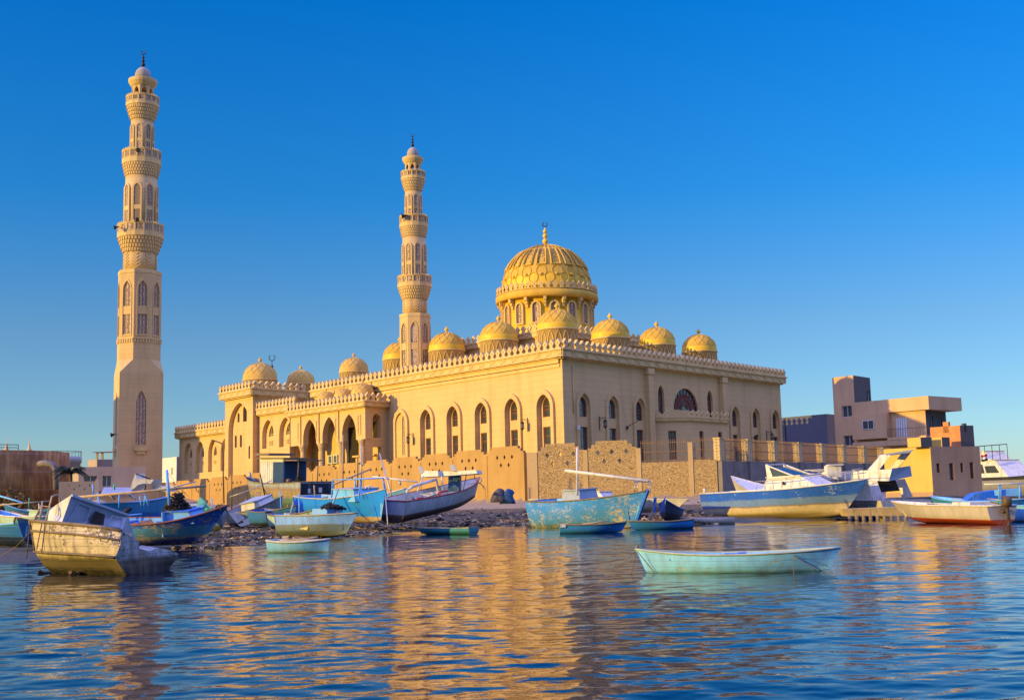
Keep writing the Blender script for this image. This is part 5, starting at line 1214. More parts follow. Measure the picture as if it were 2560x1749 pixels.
b = simple('moored_boat', 'turquoise boat with green bow deck left of the awning boat', XY(350, 54.5, .45), XY(180, 53.5, .5), hA_, M_aqua, R_(4), B_=1.8, D=.8, sb=.3, gun=M_aqua)
# boat with a tan arch
hE_ = hullmat('cream_cruiser', [(0, (.45, .40, .32)), (.5, (.55, .48, .38))], .15, (.4, .3, .2), 0, .03, .5, .3, 1.6, .4)
b = Boat('cabin_cruiser', 'cream cabin boat with a swept radar arch beside the tall minaret', XY(330, 74, zb(330, 74)+.3), XY(500, 79, zb(480, 79)+.1), R_(3), 2.4, 1.3, .2, .1, .85, .6, .3, CHINE, .6, mat=hE_, inner=M_wpaint)
def slab(mb, pts, Y, th, m=0, sl=0.0):
    x0_ = min(p[0] for p in pts); f = [at(px, py, Y-sl*(px-x0_)) for px, py in pts]; k_ = Vector((.12, 1, 0))*th; n_ = len(f)
    mb.add(f+[p+k_ for p in f], [tuple(range(n_)), tuple(range(2*n_-1, n_-1, -1))]+[(i, (i+1) % n_, n_+(i+1) % n_, n_+i) for i in range(n_)], m)
mb = MB(); slab(mb, [(323, 1226), (338, 1183), (342, 1196), (386, 1198), (376, 1209), (358, 1208), (346, 1211), (334, 1221)], 73.5, 1.3); b.wpart(mb, 'radar_arch', M_wpaint)
mb = MB(); slab(mb, [(382, 1212), (418, 1218), (418, 1228), (376, 1224)], 74, 1.2); b.wpart(mb, 'cabin', M_wpaint); b.mast(at(364, 1212, 73.4), at(362, 1226, 73.4), .05, M_metal, 'bracket'); b.mast(at(340, 1184, 73.4), at(376, 1197, 73.4), .05, M_metal, 'brace')
b = simple('moored_boat', 'whitish boat with thin handrail behind the blue mast', XY(400, 66, zb(400, 66)+.25), XY(512, 69, zb(512, 69)+.35), hD_, M_wpaint, R_(-6), B_=1.7, D=.9, sb=.35, gun=M_bpaint)
b.mast(at(424, 1220, 66), at(490, 1203, 67), .035, M_steel, 'handrail'); b.mast(at(457, 1214, 66), at(457, 1232, 66), .03, M_steel, 'post'); b.mast(at(486, 1206, 66.8), at(492, 1228, 66.8), .03, M_steel, 'post'); b.mast(at(424, 1210, 66), at(450, 1232, 66), .04, M_steel, 'brace')
b = Boat('upended_dinghy', 'small bright green dinghy standing on its side by the wall shadow', XY(520, 72, zb(520, 72)+.5), XY(512, 71.5, zb(520, 72)+2.0), R_(60), .9, .4, .05, .02, .7, .3, .2, ROUND, .15, mat=hullmat('bright_green_hull', [(0, (.08, .40, .24)), (.2, (.14, .50, .34))], .1, (.3, .3, .2), 0, .02, .5, .3, .5, .2), inner=M_green, cat='dinghy')
# --- more hulls packed between the named ones
hP_ = hullmat('grey_blue_hull', [(0, (.05, .06, .07)), (.3, (.16, .22, .30)), (.8, (.22, .34, .50))], .4, (.3, .26, .2), .15, .04, .6, .6, 1.5, .5)
for nm_, lb_, s_, e_, dz, m_, in_, kw in (
    ('moored_boat', 'grey blue boat wedged between the big blue bow and the smashed boat', (500, 66), (566, 62.5), .2, hP_, M_lblue, dict(B_=1.6, D=.85, sb=.3)),
    ('moored_boat', 'aqua skiff lying behind the powder blue boat', (690, 70), (790, 66), .15, hB_, M_aqua, dict(B_=1.5, D=.8, sb=.25)),
    ('moored_boat', 'dark hulled boat in the shade below the old trawler', (640, 76), (745, 73), .2, hC_, M_deep, dict(B_=1.8, D=.9, sb=.3)),
    ('moored_boat', 'sky blue boat beside the light blue one, its stern against the ochre wall', (880, 93), (950, 88), .3, hP_, M_bpaint, dict(B_=1.8, D=1.0, sb=.35)),
    ('moored_boat', 'blue boat lying aslant between the pale green boat and the wreck', (150, 51), (40, 48.5), .12, hC_, M_bpaint, dict(B_=1.7, D=.8, sb=.3)),
    ('moored_boat', 'whitish boat with green bow behind the pale green boat', (40, 70), (150, 72), .25, hD_, M_green, dict(B_=1.8, D=.95, sb=.35))):
    S_ = XY(s_[0], s_[1]); E_ = XY(e_[0], e_[1]); S_.z += dz; E_.z += dz+.1
    b = simple(nm_, lb_, S_, E_, m_, in_, R_(random.uniform(-2, 8)), gun=M_old, **kw)
    x_ = b.L*random.uniform(.5, .7); mb = MB(); mb.tube([(x_, 0, .4), (x_-.1, .1, random.uniform(1.4, 2.2))], .035, 5); b.part(mb, 'post', random.choice((M_pole, M_bpaint, M_wpaint)))
# --- broken grey boat
hF_ = hullmat('grey_white_wreck_hull', [(0, (.08, .075, .07)), (.35, (.20, .17, .14)), (.5, (.42, .42, .42))], .4, (.22, .17, .11), .0, .04, .7, .6, 1.5, .6)
q0 = hit(640, 1318); b = Boat('grounded_boat', 'broken grey white boat lying on the rubble, smashed side towards the water', XY(596, q0.y+1.2, zb(600, q0.y)+.0), XY(722, q0.y-1.0, zb(700, q0.y)+.55), R_(16), 2.1, 1.15, .35, .1, .9, .5, .3, CHINE, .35, mat=hF_, inner=M_lblue, gun=M_old)
mb = MB(); slab(mb, [(572, 1282), (604, 1278), (612, 1296), (592, 1308)], q0.y-.6, .06); slab(mb, [(594, 1310), (654, 1290), (668, 1298), (602, 1316)], q0.y-.9, .08); slab(mb, [(606, 1300), (648, 1284), (650, 1292), (610, 1308)], q0.y-.7, .06); b.wpart(mb, 'loose_planking', M_wpaint)
b.cabin(b.L*.30, b.L*.72, 1.5, .9, 1.6, M_wpaint, (.1, .3), .9, M_lblue)
b.mast(at(664, 1246, q0.y+1), at(650, 1184, q0.y+1.4), .05, M_metal); b.mast(at(676, 1250, q0.y+1), at(656, 1215, q0.y+1.2), .03, M_metal, 'stay')
mb = MB(); mb.tube([at(573, 1242, q0.y+2), at(612, 1229, q0.y+2), at(650, 1214, q0.y+2), at(680, 1200, q0.y+2)], .03, 5); b.wpart(mb, 'boom', M_steel)
ld = at(640, 1252, q0.y+6); lr = thing('step_ladder', 'small wooden step ladder leaning under the old boat on its stand', 'ladder', ld)
mb = MB()
for sx_ in (0, 11): mb.bar(at(634+sx_, 1256, q0.y+5.5), at(641+sx_, 1228, q0.y+6), .05, .05)
for k in range(4): mb.bar(at(635+2*k, 1252-7*k, q0.y+5.6), at(646+2*k, 1252-7*k, q0.y+5.6), .05, .14)
mb.build('frame', M_pole, lr, world=True)
# --- old boat on a stand
hG_ = hullmat('peeling_grey_hull', [(0, (.05, .13, .11)), (.7, (.10, .20, .16)), (1.05, (.35, .25, .11)), (1.55, (.30, .20, .13)), (1.75, (.33, .37, .38))], .5, (.42, .30, .14), .2, .08, .8, .6, 2.6, .5)
b = Boat('old_trawler', 'old peeling trawler propped up before the ochre wall, cabin half white half blue', XY(792, 83, zb(790, 83)+.75), XY(614, 90, zb(620, 90)+.95), 0, 2.9, 2.0, .35, .15, .95, .9, .3, ROUND, 1.1, mat=hG_, inner=M_old, gun=M_old, hulllabel='weathered planks, flaking paint')
mb = MB(); mb.box((-.03, 0, 1.55), (.06, 2.72, 1.0)); b.part(mb, 'transom', plain('black_blue_transom', (.012, .02, .035), .7, .3, 1, .01, dirt=(.1, .13, .15)))
mb = MB(); mb.box((-.07, -.2, 1.6), (.04, .26, .34)); mb.box((-.07, .7, 1.55), (.04, .2, .3)); b.part(mb, 'patch', M_wpaint)
x0, x1 = b.L*.30, b.L*.62
cb = b.cabin(x0, x1, 1.9, 1.4, 3.75, M_wpaint, (0, 0), 1.0, M_old, .25)
mb = MB()
for k in range(6): mb.box((x0+(x1-x0)*(.5+.1*k), 0.965, 2.6), (.05, .03, 2.2))
mb.box(((x0+x1)/2, .97, 3.6), (x1-x0+.1, .05, .18)); b.part(mb, 'batten', M_wpaint, None, cb)
mb = MB(); mb.box((x0+(x1-x0)*.22, .96, 2.55), ((x1-x0)*.44, .03, 2.0)); mb.box((x0-.02, 0, 2.55), (.03, 1.8, 2.1)); b.part(mb, 'blue_panel', plain('navy_panel', (.012, .05, .13), .6, .3), None, cb)
mb = MB(); mb.box((x0-.9, 0, 3.62), (1.9, 2.0, .08)); mb.box((x1-.3, 0, 4.05), (1.9, 2.1, .16)); b.part(mb, 'awning', M_old)
mb = MB()
for yy in (-.8, .8): mb.tube([(x0-1.6, yy, 2.0), (x0-1.7, yy, 3.6)], .04, 5)
b.part(mb, 'awning_post', M_old); mb = MB(); heap(mb, (x0-1.5, .6, 2.2), .25, .9, 50, .12); b.part(mb, 'hanging_net', M_net)
mb = MB(); mb.lathe([(.06, -.15), (.2, -.1), (.2, .1), (.06, .15)], 12, (x0-.5, .8, 2.2)); mb.tube([(x0-.9, .5, 2.15), (x0-.4, .8, 2.15)], .06, 6); b.part(mb, 'winch', M_iron)
mb = MB()
for fx in (.2, .5, .8):
    for sg in (-1, 1): mb.bar((b.L*fx, sg*1.5, -1.2), (b.L*fx, sg*1.0, .9), .12, .12)
mb.box((b.L*.5, 0, -.15), (b.L*.8, .25, .3)); b.part(mb, 'prop', M_old)
mb = MB(); mb.tube([(b.L*.93, .0, 2.3), (b.L*.95, 0, 2.75)], .06, 6); mb.bar((b.L*.72, .8, 2.15), (b.L*.93, .2, 2.45), .04, .04); b.part(mb, 'bollard', M_deep)
# --- small light blue boat by the water
hH_ = hullmat('powder_blue_hull', [(0, (.34, .31, .22)), (.12, (.16, .20, .22)), (.62, (.20, .42, .95))], .22, (.34, .32, .22), 0, .015, .55, .4, 1.4, .4)
b = simple('grounded_boat', 'small powder blue boat with grey bottom at the water edge, sharp bow to the right', XY(708, 61.2, .02), XY(892, 58.3, .05), hH_, M_bpaint, R_(-4), B_=1.7, D=1.02, sb=.12, ss=.06, bt=.8, rake=.75, krise=.1, prof=CHINE, gun=plain('tan_gunwale', (.34, .30, .22), .7, .2, 3, .002))
b.mast(at(726, 1286, 60.5), at(734, 1254, 60.5), .05, M_lblue, 'post'); mb = MB(); mb.box((b.L*.58, .1, 1.1), (1.0, 1.1, .55)); b.part(mb, 'engine_box', M_bpaint)
mb = MB(); heap(mb, (b.L*.66, 0, 1.35), .6, .3, 90, .14); b.part(mb, 'net_heap', M_net); mb = MB(); mb.lathe([(.0, 0), (.12, .01), (.1, .03), (0, .035)], 8); 
mb = MB(); strip(mb, [[Vector((b.L*(.38+.1*i/3), -b.at_h(.44, .42)*1.012, .36+.13*j+.03*math.sin(i*2+j))) for i in range(4)] for j in range(2)], 2); b.part(mb, 'yellow_patch', plain('yellow_paint_patch', (.55, .40, .10), .7, .3), None, b.hull)
# --- bright blue boat
hI_ = hullmat('bright_blue_hull', [(0, (.42, .30, .17)), (.42, (.01, .24, .85)), (1.0, (.012, .26, .92))], .08, (.3, .4, .45), 0, .012, .45, .3, 2.2, .2)
b = simple('fishing_boat', 'bright sky blue fishing boat with tan bottom, prow towards the water', XY(770, 80, .70), XY(968, 68.5, .42), hI_, M_bpaint, R_(2), B_=2.5, D=1.45, sb=.55, ss=.1, bt=.8, rake=.9, krise=.15, bowp=2.0, gun=plain('worn_rim', (.42, .40, .34), .7, .2, 3, .002))
b.cabin(b.L*.52, b.L*.80, 1.7, 1.3, 2.0, M_aqua, (0, .35), .92, M_lblue, .06)
mb = MB()
for sg in (-1, 1):
    for xx in (.50, .84): mb.bar((b.L*xx, sg*.8, 1.5), (b.L*xx+.1, sg*.72, 2.6), .07, .07); mb.bar((b.L*xx+.35, sg*.8, 1.55), (b.L*xx+.1, sg*.72, 2.5), .05, .05)
    mb.tube([(b.L*.50+.1, sg*.72, 2.6), (b.L*.84+.1, sg*.72, 2.6)], .03, 5)
mb.tube([(b.L*.84+.1, -.72, 2.6), (b.L*.84+.1, .72, 2.6)], .03, 5); b.part(mb, 'awning_frame', M_bpaint)
b.mast(at(830, 1212, 74), at(927, 1172, 76), .06, M_pole, 'boom'); b.mast(at(828, 1270, 71), at(846, 1222, 71.5), .06, M_lblue, 'sternpost'); b.mast(at(788, 1247, 77), at(785, 1212, 77), .05, M_pole, 'post'); b.mast(at(964, 1243, 68), at(970, 1315, 66.5), .035, M_steel, 'mooring_pole')
mb = MB(); heap(mb, (b.L*.78, .2, 2.05), .25, .12, 14, .1); b.part(mb, 'deck_gear', M_wpaint)
# --- light blue boat behind it
b = simple('moored_boat', 'light blue boat with white bow post tucked behind the bright blue one', XY(925, 87, zb(925, 87)+.6), XY(1012, 83, zb(1010, 83)+.7), hullmat('sky_blue_hull', [(0, (.10, .25, .32)), (.3, (.13, .40, .72))], .2, (.4, .4, .35), .2, .03, .5, .4, 1.8, .3), M_bpaint, R_(-3), B_=2.0, D=1.2, sb=.5, bt=.8, gun=M_wpaint)
b.mast(at(979, 1238, 80), at(949, 1133, 83), .06, M_steel); b.mast(at(932, 1191, 82), at(1043, 1204, 80), .07, M_wpaint, 'boom'); b.mast(at(1000, 1212, 82), at(999, 1196, 82), .09, M_wpaint, 'post')
# --- white boat with red trim and canopy
hJ_ = hullmat('white_red_hull', [(0, (.05, .02, .02)), (.42, (.16, .07, .06)), (.55, (.50, .49, .50)), (1.32, (.35, .03, .03))], .22, (.2, .14, .1), 0, .015, .5, .5, 2.2, .4)
b = Boat('canopy_boat', 'white boat with red trim, stepped rail and white canopy on a blue cabin post', XY(978, 70, .42), XY(1200, 80.5, 1.55), R_(4), 2.6, 1.3, .35, .05, .75, .75, .3, ROUND, .6, mat=hJ_, inner=M_wpaint, gun=plain('red_trim', (.40, .035, .03), .5, .2, 2, 0), hulllabel='white sides, dark red bottom')
def bl2(b, P, w, name, mat):
    mb = MB(); mb.tube([at(*p) for p in P], w, 6); return b.wpart(mb, name, mat)
bl2(b, [(1015, 1252, 73), (1018, 1226, 73), (1030, 1216, 73), (1090, 1198, 75), (1096, 1228, 75.5), (1098, 1232, 75.6)], .10, 'window_frame', M_wpaint)
mb = MB(); slab(mb, [(1028, 1238), (1098, 1226), (1098, 1232), (1040, 1250)], 74.5, 1.2); slab(mb, [(1050, 1250), (1098, 1238), (1098, 1252), (1052, 1262)], 73.8, .9); b.wpart(mb, 'bench', M_wpaint)
z_ = [at(1042, 1246, 72.0), at(1058, 1244, 72.2), at(1064, 1270, 72.3), at(1098, 1258, 73.2), at(1098, 1230, 73.4), at(1118, 1226, 74)]
mb = MB()
for a, c_ in zip(z_, z_[1:]): mb.bar(a, c_, .16, .10)
b.wpart(mb, 'stepped_rail', bpy.data.materials['red_trim'])
mb = MB(); slab(mb, [(1053, 1192), (1050, 1177), (1062, 1176), (1130, 1178), (1190, 1174), (1193, 1183), (1130, 1188)], 76, 2.2, 0, .014); b.wpart(mb, 'canopy', M_wpaint)
for P in (((1050, 1186), (1046, 1166), (1051, 1164), (1060, 1178)), ((1128, 1177), (1124, 1163), (1133, 1160), (1142, 1176))): mb = MB(); slab(mb, P, 74.6, .25); b.wpart(mb, 'canopy_fin', M_wpaint)
mb = MB(); slab(mb, [(1121, 1188), (1149, 1188), (1149, 1228), (1120, 1228)], 75.5, .7); b.wpart(mb, 'cabin', plain('mottled_blue_paint', (.05, .12, .22), .5, .5, 3, .005, dirt=(.3, .33, .35)))
for p, q, r_ in (((1058, 1190, 74.6), (1044, 1228, 74), .05), ((1104, 1190, 75), (1107, 1228, 75), .05), ((1166, 1186, 76), (1158, 1226, 76), .025), ((1185, 1184, 76), (1188, 1200, 76), .025)): b.mast(at(*p), at(*q), r_, M_wpaint if r_ > .03 else M_metal, 'canopy_post')
bl2(b, [(1110, 1220, 76), (1150, 1212, 77), (1198, 1206, 79), (1210, 1216, 80)], .03, 'bow_rail', M_steel); mb = MB(); mb.tube([at(1198+6*math.cos(a), 1200+7*math.sin(a), 79) for a in [2*math.pi*i/14 for i in range(14)]], .03, 5, closed=True); b.wpart(mb, 'lifebuoy_hoop', M_steel)
# --- two little rowing boats and flat skiff
hK_ = hullmat('pale_aqua_hull', [(0, (.20, .28, .18)), (.1, (.19, .48, .78))], .3, (.45, .47, .36), 0, .02, .55, .4, .9, .35)
b = simple('rowing_boat', 'small pale aqua rowing boat just off the muddy edge', XY(677, 42.6, -.06), XY(824, 41.8, -.06), hK_, M_aqua, R_(1), B_=1.0, D=.42, sb=.07, ss=.06, bt=.6, rake=.06, krise=.1, sole=.1, gun=plain('cream_rim', (.46, .44, .34), .7, .2, 3, .002))
b.rope(at(680, 1362, 42.4), at(640, 1372, 43), .02)
b = simple('flat_skiff', 'low teal plank skiff at the edge of the mud', XY(1184, 60.2, -.05), XY(1040, 62.3, -.03), hullmat('teal_hull', [(0, (.02, .16, .17)), (.2, (.04, .25, .30)), (.36, (.38, .30, .18))], .25, (.3, .25, .16), 0, .015, .6, .5, .6, .4), M_pole, 0, thw=(.3, .6), B_=1.0, D=.36, sb=.03, ss=.06, bt=.9, rake=.35, sole=.2)
hL_ = hullmat('plain_blue_hull', [(0, (.20, .33, .36)), (.06, (.03, .22, .55))], .06, (.3, .4, .4), 0, .012, .45, .3, .8, .15)
b = simple('rowing_boat', 'blue rowing boat with white stern block below the big turquoise hull', XY(1398, 57.6, -.06), XY(1567, 57.6, -.06), hL_, M_bpaint, R_(-2), B_=1.25, D=.42, sb=.10, ss=.05, bt=.7, rake=.25, sole=.1, gun=M_old)
mb = MB(); mb.box((.15, -.3, .42), (.25, .5, .16)); b.part(mb, 'stern_block', M_wpaint)
b = simple('rowing_boat', 'second blue rowing boat tied by its bow beside the turquoise hull', XY(1726, 61.4, -.06), XY(1570, 60.4, -.06), bpy.data.materials['plain_blue_hull'], M_bpaint, R_(2), B_=1.2, D=.42, sb=.10, ss=.08, bt=.7, rake=.2, sole=.1, gun=M_old)
mb = MB(); mb.box((b.L*.6, 0, .38), (.9, .6, .2)); b.part(mb, 'cover', M_deep); b.rope(at(1640, 1254, 66), at(1612, 1305, 60.8), .15, .025)
# --- big turquoise peeling hull
hM_ = hullmat('peeling_turquoise_hull', [(0, (.40, .30, .14)), (.18, (.10, .20, .30)), (.5, (.06, .27, .68)), (1.2, (.045, .28, .82))], .58, (.52, .44, .30), .0, .05, .55, .4, 2.6, .25)
b = simple('wooden_boat', 'large turquoise wooden boat with badly peeling paint and white mast', XY(1358, 71.5, -.28), XY(1628, 63.5, -.05), hM_, M_aqua, R_(3), B_=2.9, D=1.75, sb=.25, ss=.12, bt=.8, rake=1.35, krise=.1, bowp=2.2, gun=M_old)
b.mast(at(1443, 1238, 67.2), at(1443, 1119, 67.2), .075, M_wpaint); b.mast(at(1413, 1176, 66.5), at(1622, 1202, 63.5), .09, M_wpaint, 'boom'); b.cabin(b.L*.30, b.L*.48, 1.4, 1.5, 2.3, M_lblue, (.1, .1), .85)
mb = MB(); mb.bar((b.L*1.0, 0, 2.05), (b.L-1.42, 0, .05), .12, .16); b.part(mb, 'stem', M_deep)
for px in (1587, 1594, 1621, 1626): b.mast(at(px, 1203, 66.6), at(px, 1232, 66.6), .025, M_steel, 'gallows')
mb = MB(); mb.tube([at(1586, 1203, 66.6), at(1627, 1203, 66.6)], .03, 5); b.wpart(mb, 'gallows_bar', M_steel)
# --- white hulls behind it
hN_ = hullmat('white_hull', [(0, (.45, .42, .36)), (.4, (.62, .58, .50))], .1, (.4, .33, .25), 0, .03, .45, .3, 1.5, .3)
b = Boat('motor_boat', 'long white decked motor boat lying behind the turquoise hull', XY(1345, 88, zb(1345, 88)+.35), XY(1722, 79.5, zb(1720, 80)+.25), 0, 2.3, .95, .0, .05, .9, .9, .3, CHINE, .8, mat=hN_, inner=M_wpaint, deck=.6)
b.cabin(b.L*.22, b.L*.52, 1.6, .9, 1.45, M_wpaint, (.3, .6), .85); mb = MB(); mb.box((b.L*.30, -.2, 1.25), (1.4, 1.5, .75)); b.part(mb, 'grey_cover', M_lblue)
hO_ = hullmat('dark_blue_wreck_hull', [(0, (.02, .025, .04)), (.5, (.02, .06, .14))], .2, (.1, .1, .1), .2, .03, .6, .5, 1.8, .3)
b = Boat('broken_boat', 'dark blue bow of a broken boat beside the turquoise one', XY(1684, 74, .1), XY(1656, 68.5, .25), R_(-10), 1.3, .85, .35, .0, .8, .5, .4, ROUND, .4, mat=hO_, inner=M_deep, gun=M_deep)
for P in ([(1632, 1282), (1634, 1243), (1642, 1243), (1640, 1276)], [(1650, 1284), (1656, 1252), (1665, 1238), (1660, 1262), (1654, 1280)]): mb = MB(); slab(mb, P, 67.3, .3); b.wpart(mb, 'bow_post', M_deep)
lg = XY(1700, 73); lo_ = thing('fallen_spar', 'long grey wooden spar lying along the water edge', 'spar', lg)
mb = MB(); mb.tube([at(1700, 1296, 70.5), at(1760, 1301, 70), at(1836, 1302, 69.5)], .12, 10, 0, .24); mb.build('log', plain('bleached_timber', (.34, .30, .22), .9, .2, 2, .01), lo_, world=True)
# --- blue and white yacht
hY_ = hullmat('faded_blue_yacht_hull', [(0, (.42, .31, .19)), (.5, (.62, .49, .34)), (.98, (.25, .17, .15)), (1.06, (.14, .25, .55)), (1.5, (.02, .12, .66))], .30, (.48, .50, .52), 0, .05, .4, .3, 2.8, .22)
b = Boat('motor_yacht', 'grounded motor yacht, faded blue above and cream below, sharp raked bow', XY(1792, 84, -.25), XY(2180, 74, .0), R_(2), 3.6, 2.05, .35, .0, .85, 2.1, .12, CHINE, 1.5, .5, 2.4, hY_, M_wpaint, 28, gun=M_wpaint, deck=.55)
b.cabin(b.L*.40, b.L*.80, 2.1, 1.9, 2.85, M_wpaint, (.4, 2.0), .8)
mb = MB(); v0 = b.L*.44
for sg in (-1, 1): mb.add([(v0, sg*.95, 2.8), (v0+.5, sg*.95, 2.8), (v0+.15, sg*.88, 3.65), (v0-.12, sg*.88, 3.75)], [(0, 1, 2, 3)]); mb.bar((v0+.05, sg*.88, 3.65), (v0+2.2, sg*.9, 2.85), .08, .08); mb.bar((v0+.35, sg*.9, 2.82), (v0+2.2, sg*.9, 2.84), .08, .06)
mb.bar((v0, -.88, 3.7), (v0, .88, 3.7), .1, .1); wsf = b.part(mb, 'windscreen_frame', M_wpaint)
mb = MB(); mb.add([(v0+.3, -.86, 3.5), (v0+2.1, -.86, 2.88), (v0+2.1, .86, 2.88), (v0+.3, .86, 3.5)], [(0, 1, 2, 3)])
for sg in (-1, 1): mb.add([(v0+.3, sg*.87, 3.45), (v0+2.1, sg*.88, 2.88), (v0+.45, sg*.9, 2.86)], [(0, 1, 2)])
b.part(mb, 'windscreen', M_glass, None, wsf)
mb = MB(); ts = [.42+.55*i/10 for i in range(11)]
for sg in (-1, 1):
    mb.tube([(b.X(t, 1)-.1, sg*b.hb(t)*.94, b.sheer(t)+.62) for t in ts], .025, 5)
    for t in ts: mb.tube([(b.X(t, 1)-.1, sg*b.hb(t)*.94, b.sheer(t)), (b.X(t, 1)-.1, sg*b.hb(t)*.94, b.sheer(t)+.62)], .02, 4)
b.part(mb, 'deck_rail', M_steel)
mb = MB(); mb.tube([(b.L*.93, -.3, 2.5), (b.L*.93, -.3, 3.0), (b.L*.98, 0, 3.1), (b.L*.93, .3, 3.0), (b.L*.93, .3, 2.5)], .025, 5); mb.tube([(b.L*.93, -.3, 2.75), (b.L*.99, 0, 2.8), (b.L*.93, .3, 2.75)], .02, 5); b.part(mb, 'pulpit', M_steel)
mb = MB(); mb.lathe([(0, 0), (.1, .01), (.12, .04), (0, .06)], 12, (0, 0, 0)); lt = b.part(mb, 'deck_light', M_metal); lt.matrix_basis = Matrix.Translation((b.L*.55, -1.02, 2.45)) @ Matrix.Rotation(R_(90), 4, 'X')
mb = MB(); mb.tube([(.3, -1.3, 2.05), (.3, -1.3, 2.4)], .09, 8); b.part(mb, 'bollard', M_wpaint)
mb = MB(); mb.bar((b.L*.12, 0, -.25), (b.L*.45, 0, -.2), .3, .5); mb.tube([(b.L*.2, -.5, .2), (b.L*.36, -.6, -.1)], .05, 5); b.part(mb, 'keel_fin', M_wpaint, None, b.hull)
# --- white flybridge yacht beyond
hZ_ = hullmat('cream_white_yacht_hull', [(0, (.40, .30, .18)), (.4, (.58, .52, .44))], .12, (.42, .32, .2), 0, .04, .4, .3, 2.6, .35)
b = Boat('flybridge_yacht', 'stripped white flybridge yacht with swept arch, stern to the right', XY(2268, 76, -.3), XY(1830, 95, .3), 0, 4.2, 1.35, 1.5, .0, .95, 1.6, .2, CHINE, .9, .45, 2.4, hZ_, M_wpaint, 26, deck=.6)
L = b.L
b.cabin(L*.22, L*.62, 3.2, 1.3, 2.3, M_wpaint, (.1, 2.6), .86, None, .05, wins=((.12, .5, .35, .8), (.55, .8, .35, .75)))
mb = MB(); slab(mb, [(2040, 1180), (2150, 1176), (2230, 1172), (2222, 1202), (2060, 1198), (2044, 1192)], 80.5, 3.2, 0, .022); fb = b.wpart(mb, 'flybridge', M_wpaint)
mb = MB(); mb.add([at(2222, 1202, 76.4), at(2230, 1171, 76.4), at(2276, 1164, 78.8), at(2280, 1190, 78.8)], [(0, 1, 2, 3)]); mb.add([p+Vector((-.05, .1, 0)) for p in (at(2222, 1202, 76.4), at(2230, 1171, 76.4), at(2276, 1164, 78.8), at(2280, 1190, 78.8))], [(3, 2, 1, 0)]); b.wpart(mb, 'flybridge_stern', M_lblue)
for P, Y in (([(2170, 1174), (2204, 1136), (2226, 1137), (2196, 1176)], 78), ([(2226, 1170), (2256, 1132), (2278, 1130), (2248, 1168)], 79.2)): mb = MB(); slab(mb, P, Y, .3, 0, .03); b.wpart(mb, 'arch_leg', M_wpaint)
mb = MB(); slab(mb, [(2214, 1134), (2286, 1123), (2276, 1131), (2212, 1138)], 77.2, 2.6); b.wpart(mb, 'arch_top', M_lblue)
mb = MB(); slab(mb, [(2172, 1202), (2192, 1200), (2215, 1262), (2190, 1268), (2180, 1240)], 77, .3, 0, .03); b.wpart(mb, 'aft_support', M_wpaint); mb = MB(); slab(mb, [(2240, 1198), (2262, 1196), (2282, 1240), (2258, 1245)], 79.3, .3, 0, .03); b.wpart(mb, 'aft_support', M_wpaint)
mb = MB(); slab(mb, [(2192, 1202), (2238, 1198), (2250, 1226), (2202, 1230)], 77.5, .4); b.wpart(mb, 'dark_saloon', M_dark)
mb = MB()
for Y, e in ((80, 0), (84, 3)): mb.tube([at(2010, 1178-e, Y), at(2060, 1176-e, Y), at(2085, 1184-e, Y-1)], .03, 5)
for px in (1980, 2012, 2040, 2068): mb.tube([at(px, 1180, 80.5), at(px, 1200, 80.5)], .025, 4)
mb.tube([at(1970, 1182, 80.5), at(2075, 1182, 80.5)], .03, 5); b.wpart(mb, 'deck_rail', M_steel)
mb = MB(); q = at(2082, 1178, 78.5); mb.box(q+Vector((0, 0, 0)), (.9, .8, .75)); mb.box(q+Vector((.1, -.2, .42)), (.95, .9, .06)); b.wpart(mb, 'deck_box', M_wpaint)
# --- pontoon with posts
pq = at(2190, 1285, 70); pn = thing('pontoon', 'low yellow brown jetty on a row of short posts by the white yachts', 'jetty', Vector((pq.x, pq.y, 0)))
mb = MB(); slab(mb, [(2112, 1272), (2268, 1266), (2276, 1288), (2118, 1290)], 70.5, 2.4); mb.build('deck_beam', plain('yellowed_timber', (.48, .33, .12), .85, .3, 1.2, .01, dirt=(.2, .14, .06)), pn, world=True)
for k in range(9): px = 2124+17.5*k; mb = MB(); mb.tube([at(px, 1288, 70.4), at(px+2, 1312, 70.4)], .11, 7); mb.build('post', M_old, pn, world=True)
# --- white skiff with red bottom
hS_ = hullmat('white_skiff_hull', [(0, (.50, .07, .025)), (.30, (.52, .44, .36))], .07, (.4, .33, .26), 0, .008, .45, .2, 1.2, .22)
b = simple('motor_skiff', 'long off white skiff with red bottom and outboard motor', XY(2506, 55.2, -.08), XY(2230, 63.5, .02), hS_, M_wpaint, 0, thw=(.3, .62), B_=1.8, D=.92, sb=.16, ss=.0, bt=.9, rake=.9, krise=.5, prof=CHINE, gun=M_wpaint, sole=.3)
mb = MB(); mb.box((b.L*.22, 0, .98), (1.3, 1.5, .22)); b.part(mb, 'engine_cover', M_wpaint)
mb = MB(); mb.lathe([(.0, .86), (.16, .88), (.22, 1.0), (.23, 1.2), (.17, 1.34), (.0, 1.38)], 12, (-.36, 0, 0)); mb.bar((-.34, 0, .9), (-.42, 0, -.15), .1, .16); mb.bar((-.2, 0, .62), (-.02, 0, .75), .3, .12); mb.lathe([(0, -.18), (.07, -.12), (.07, .1), (0, .16)], 8, (-.45, 0, -.12)); mb.bar((-.1, .0, .95), (.5, .2, 1.1), .06, .06); mb.tube([(-.3, .2, .9), (-.5, .35, .4), (-.2, .3, .0)], .02, 5); b.part(mb, 'outboard_motor', plain('brown_black_motor', (.10, .06, .03), .5, .4, 3, .005))
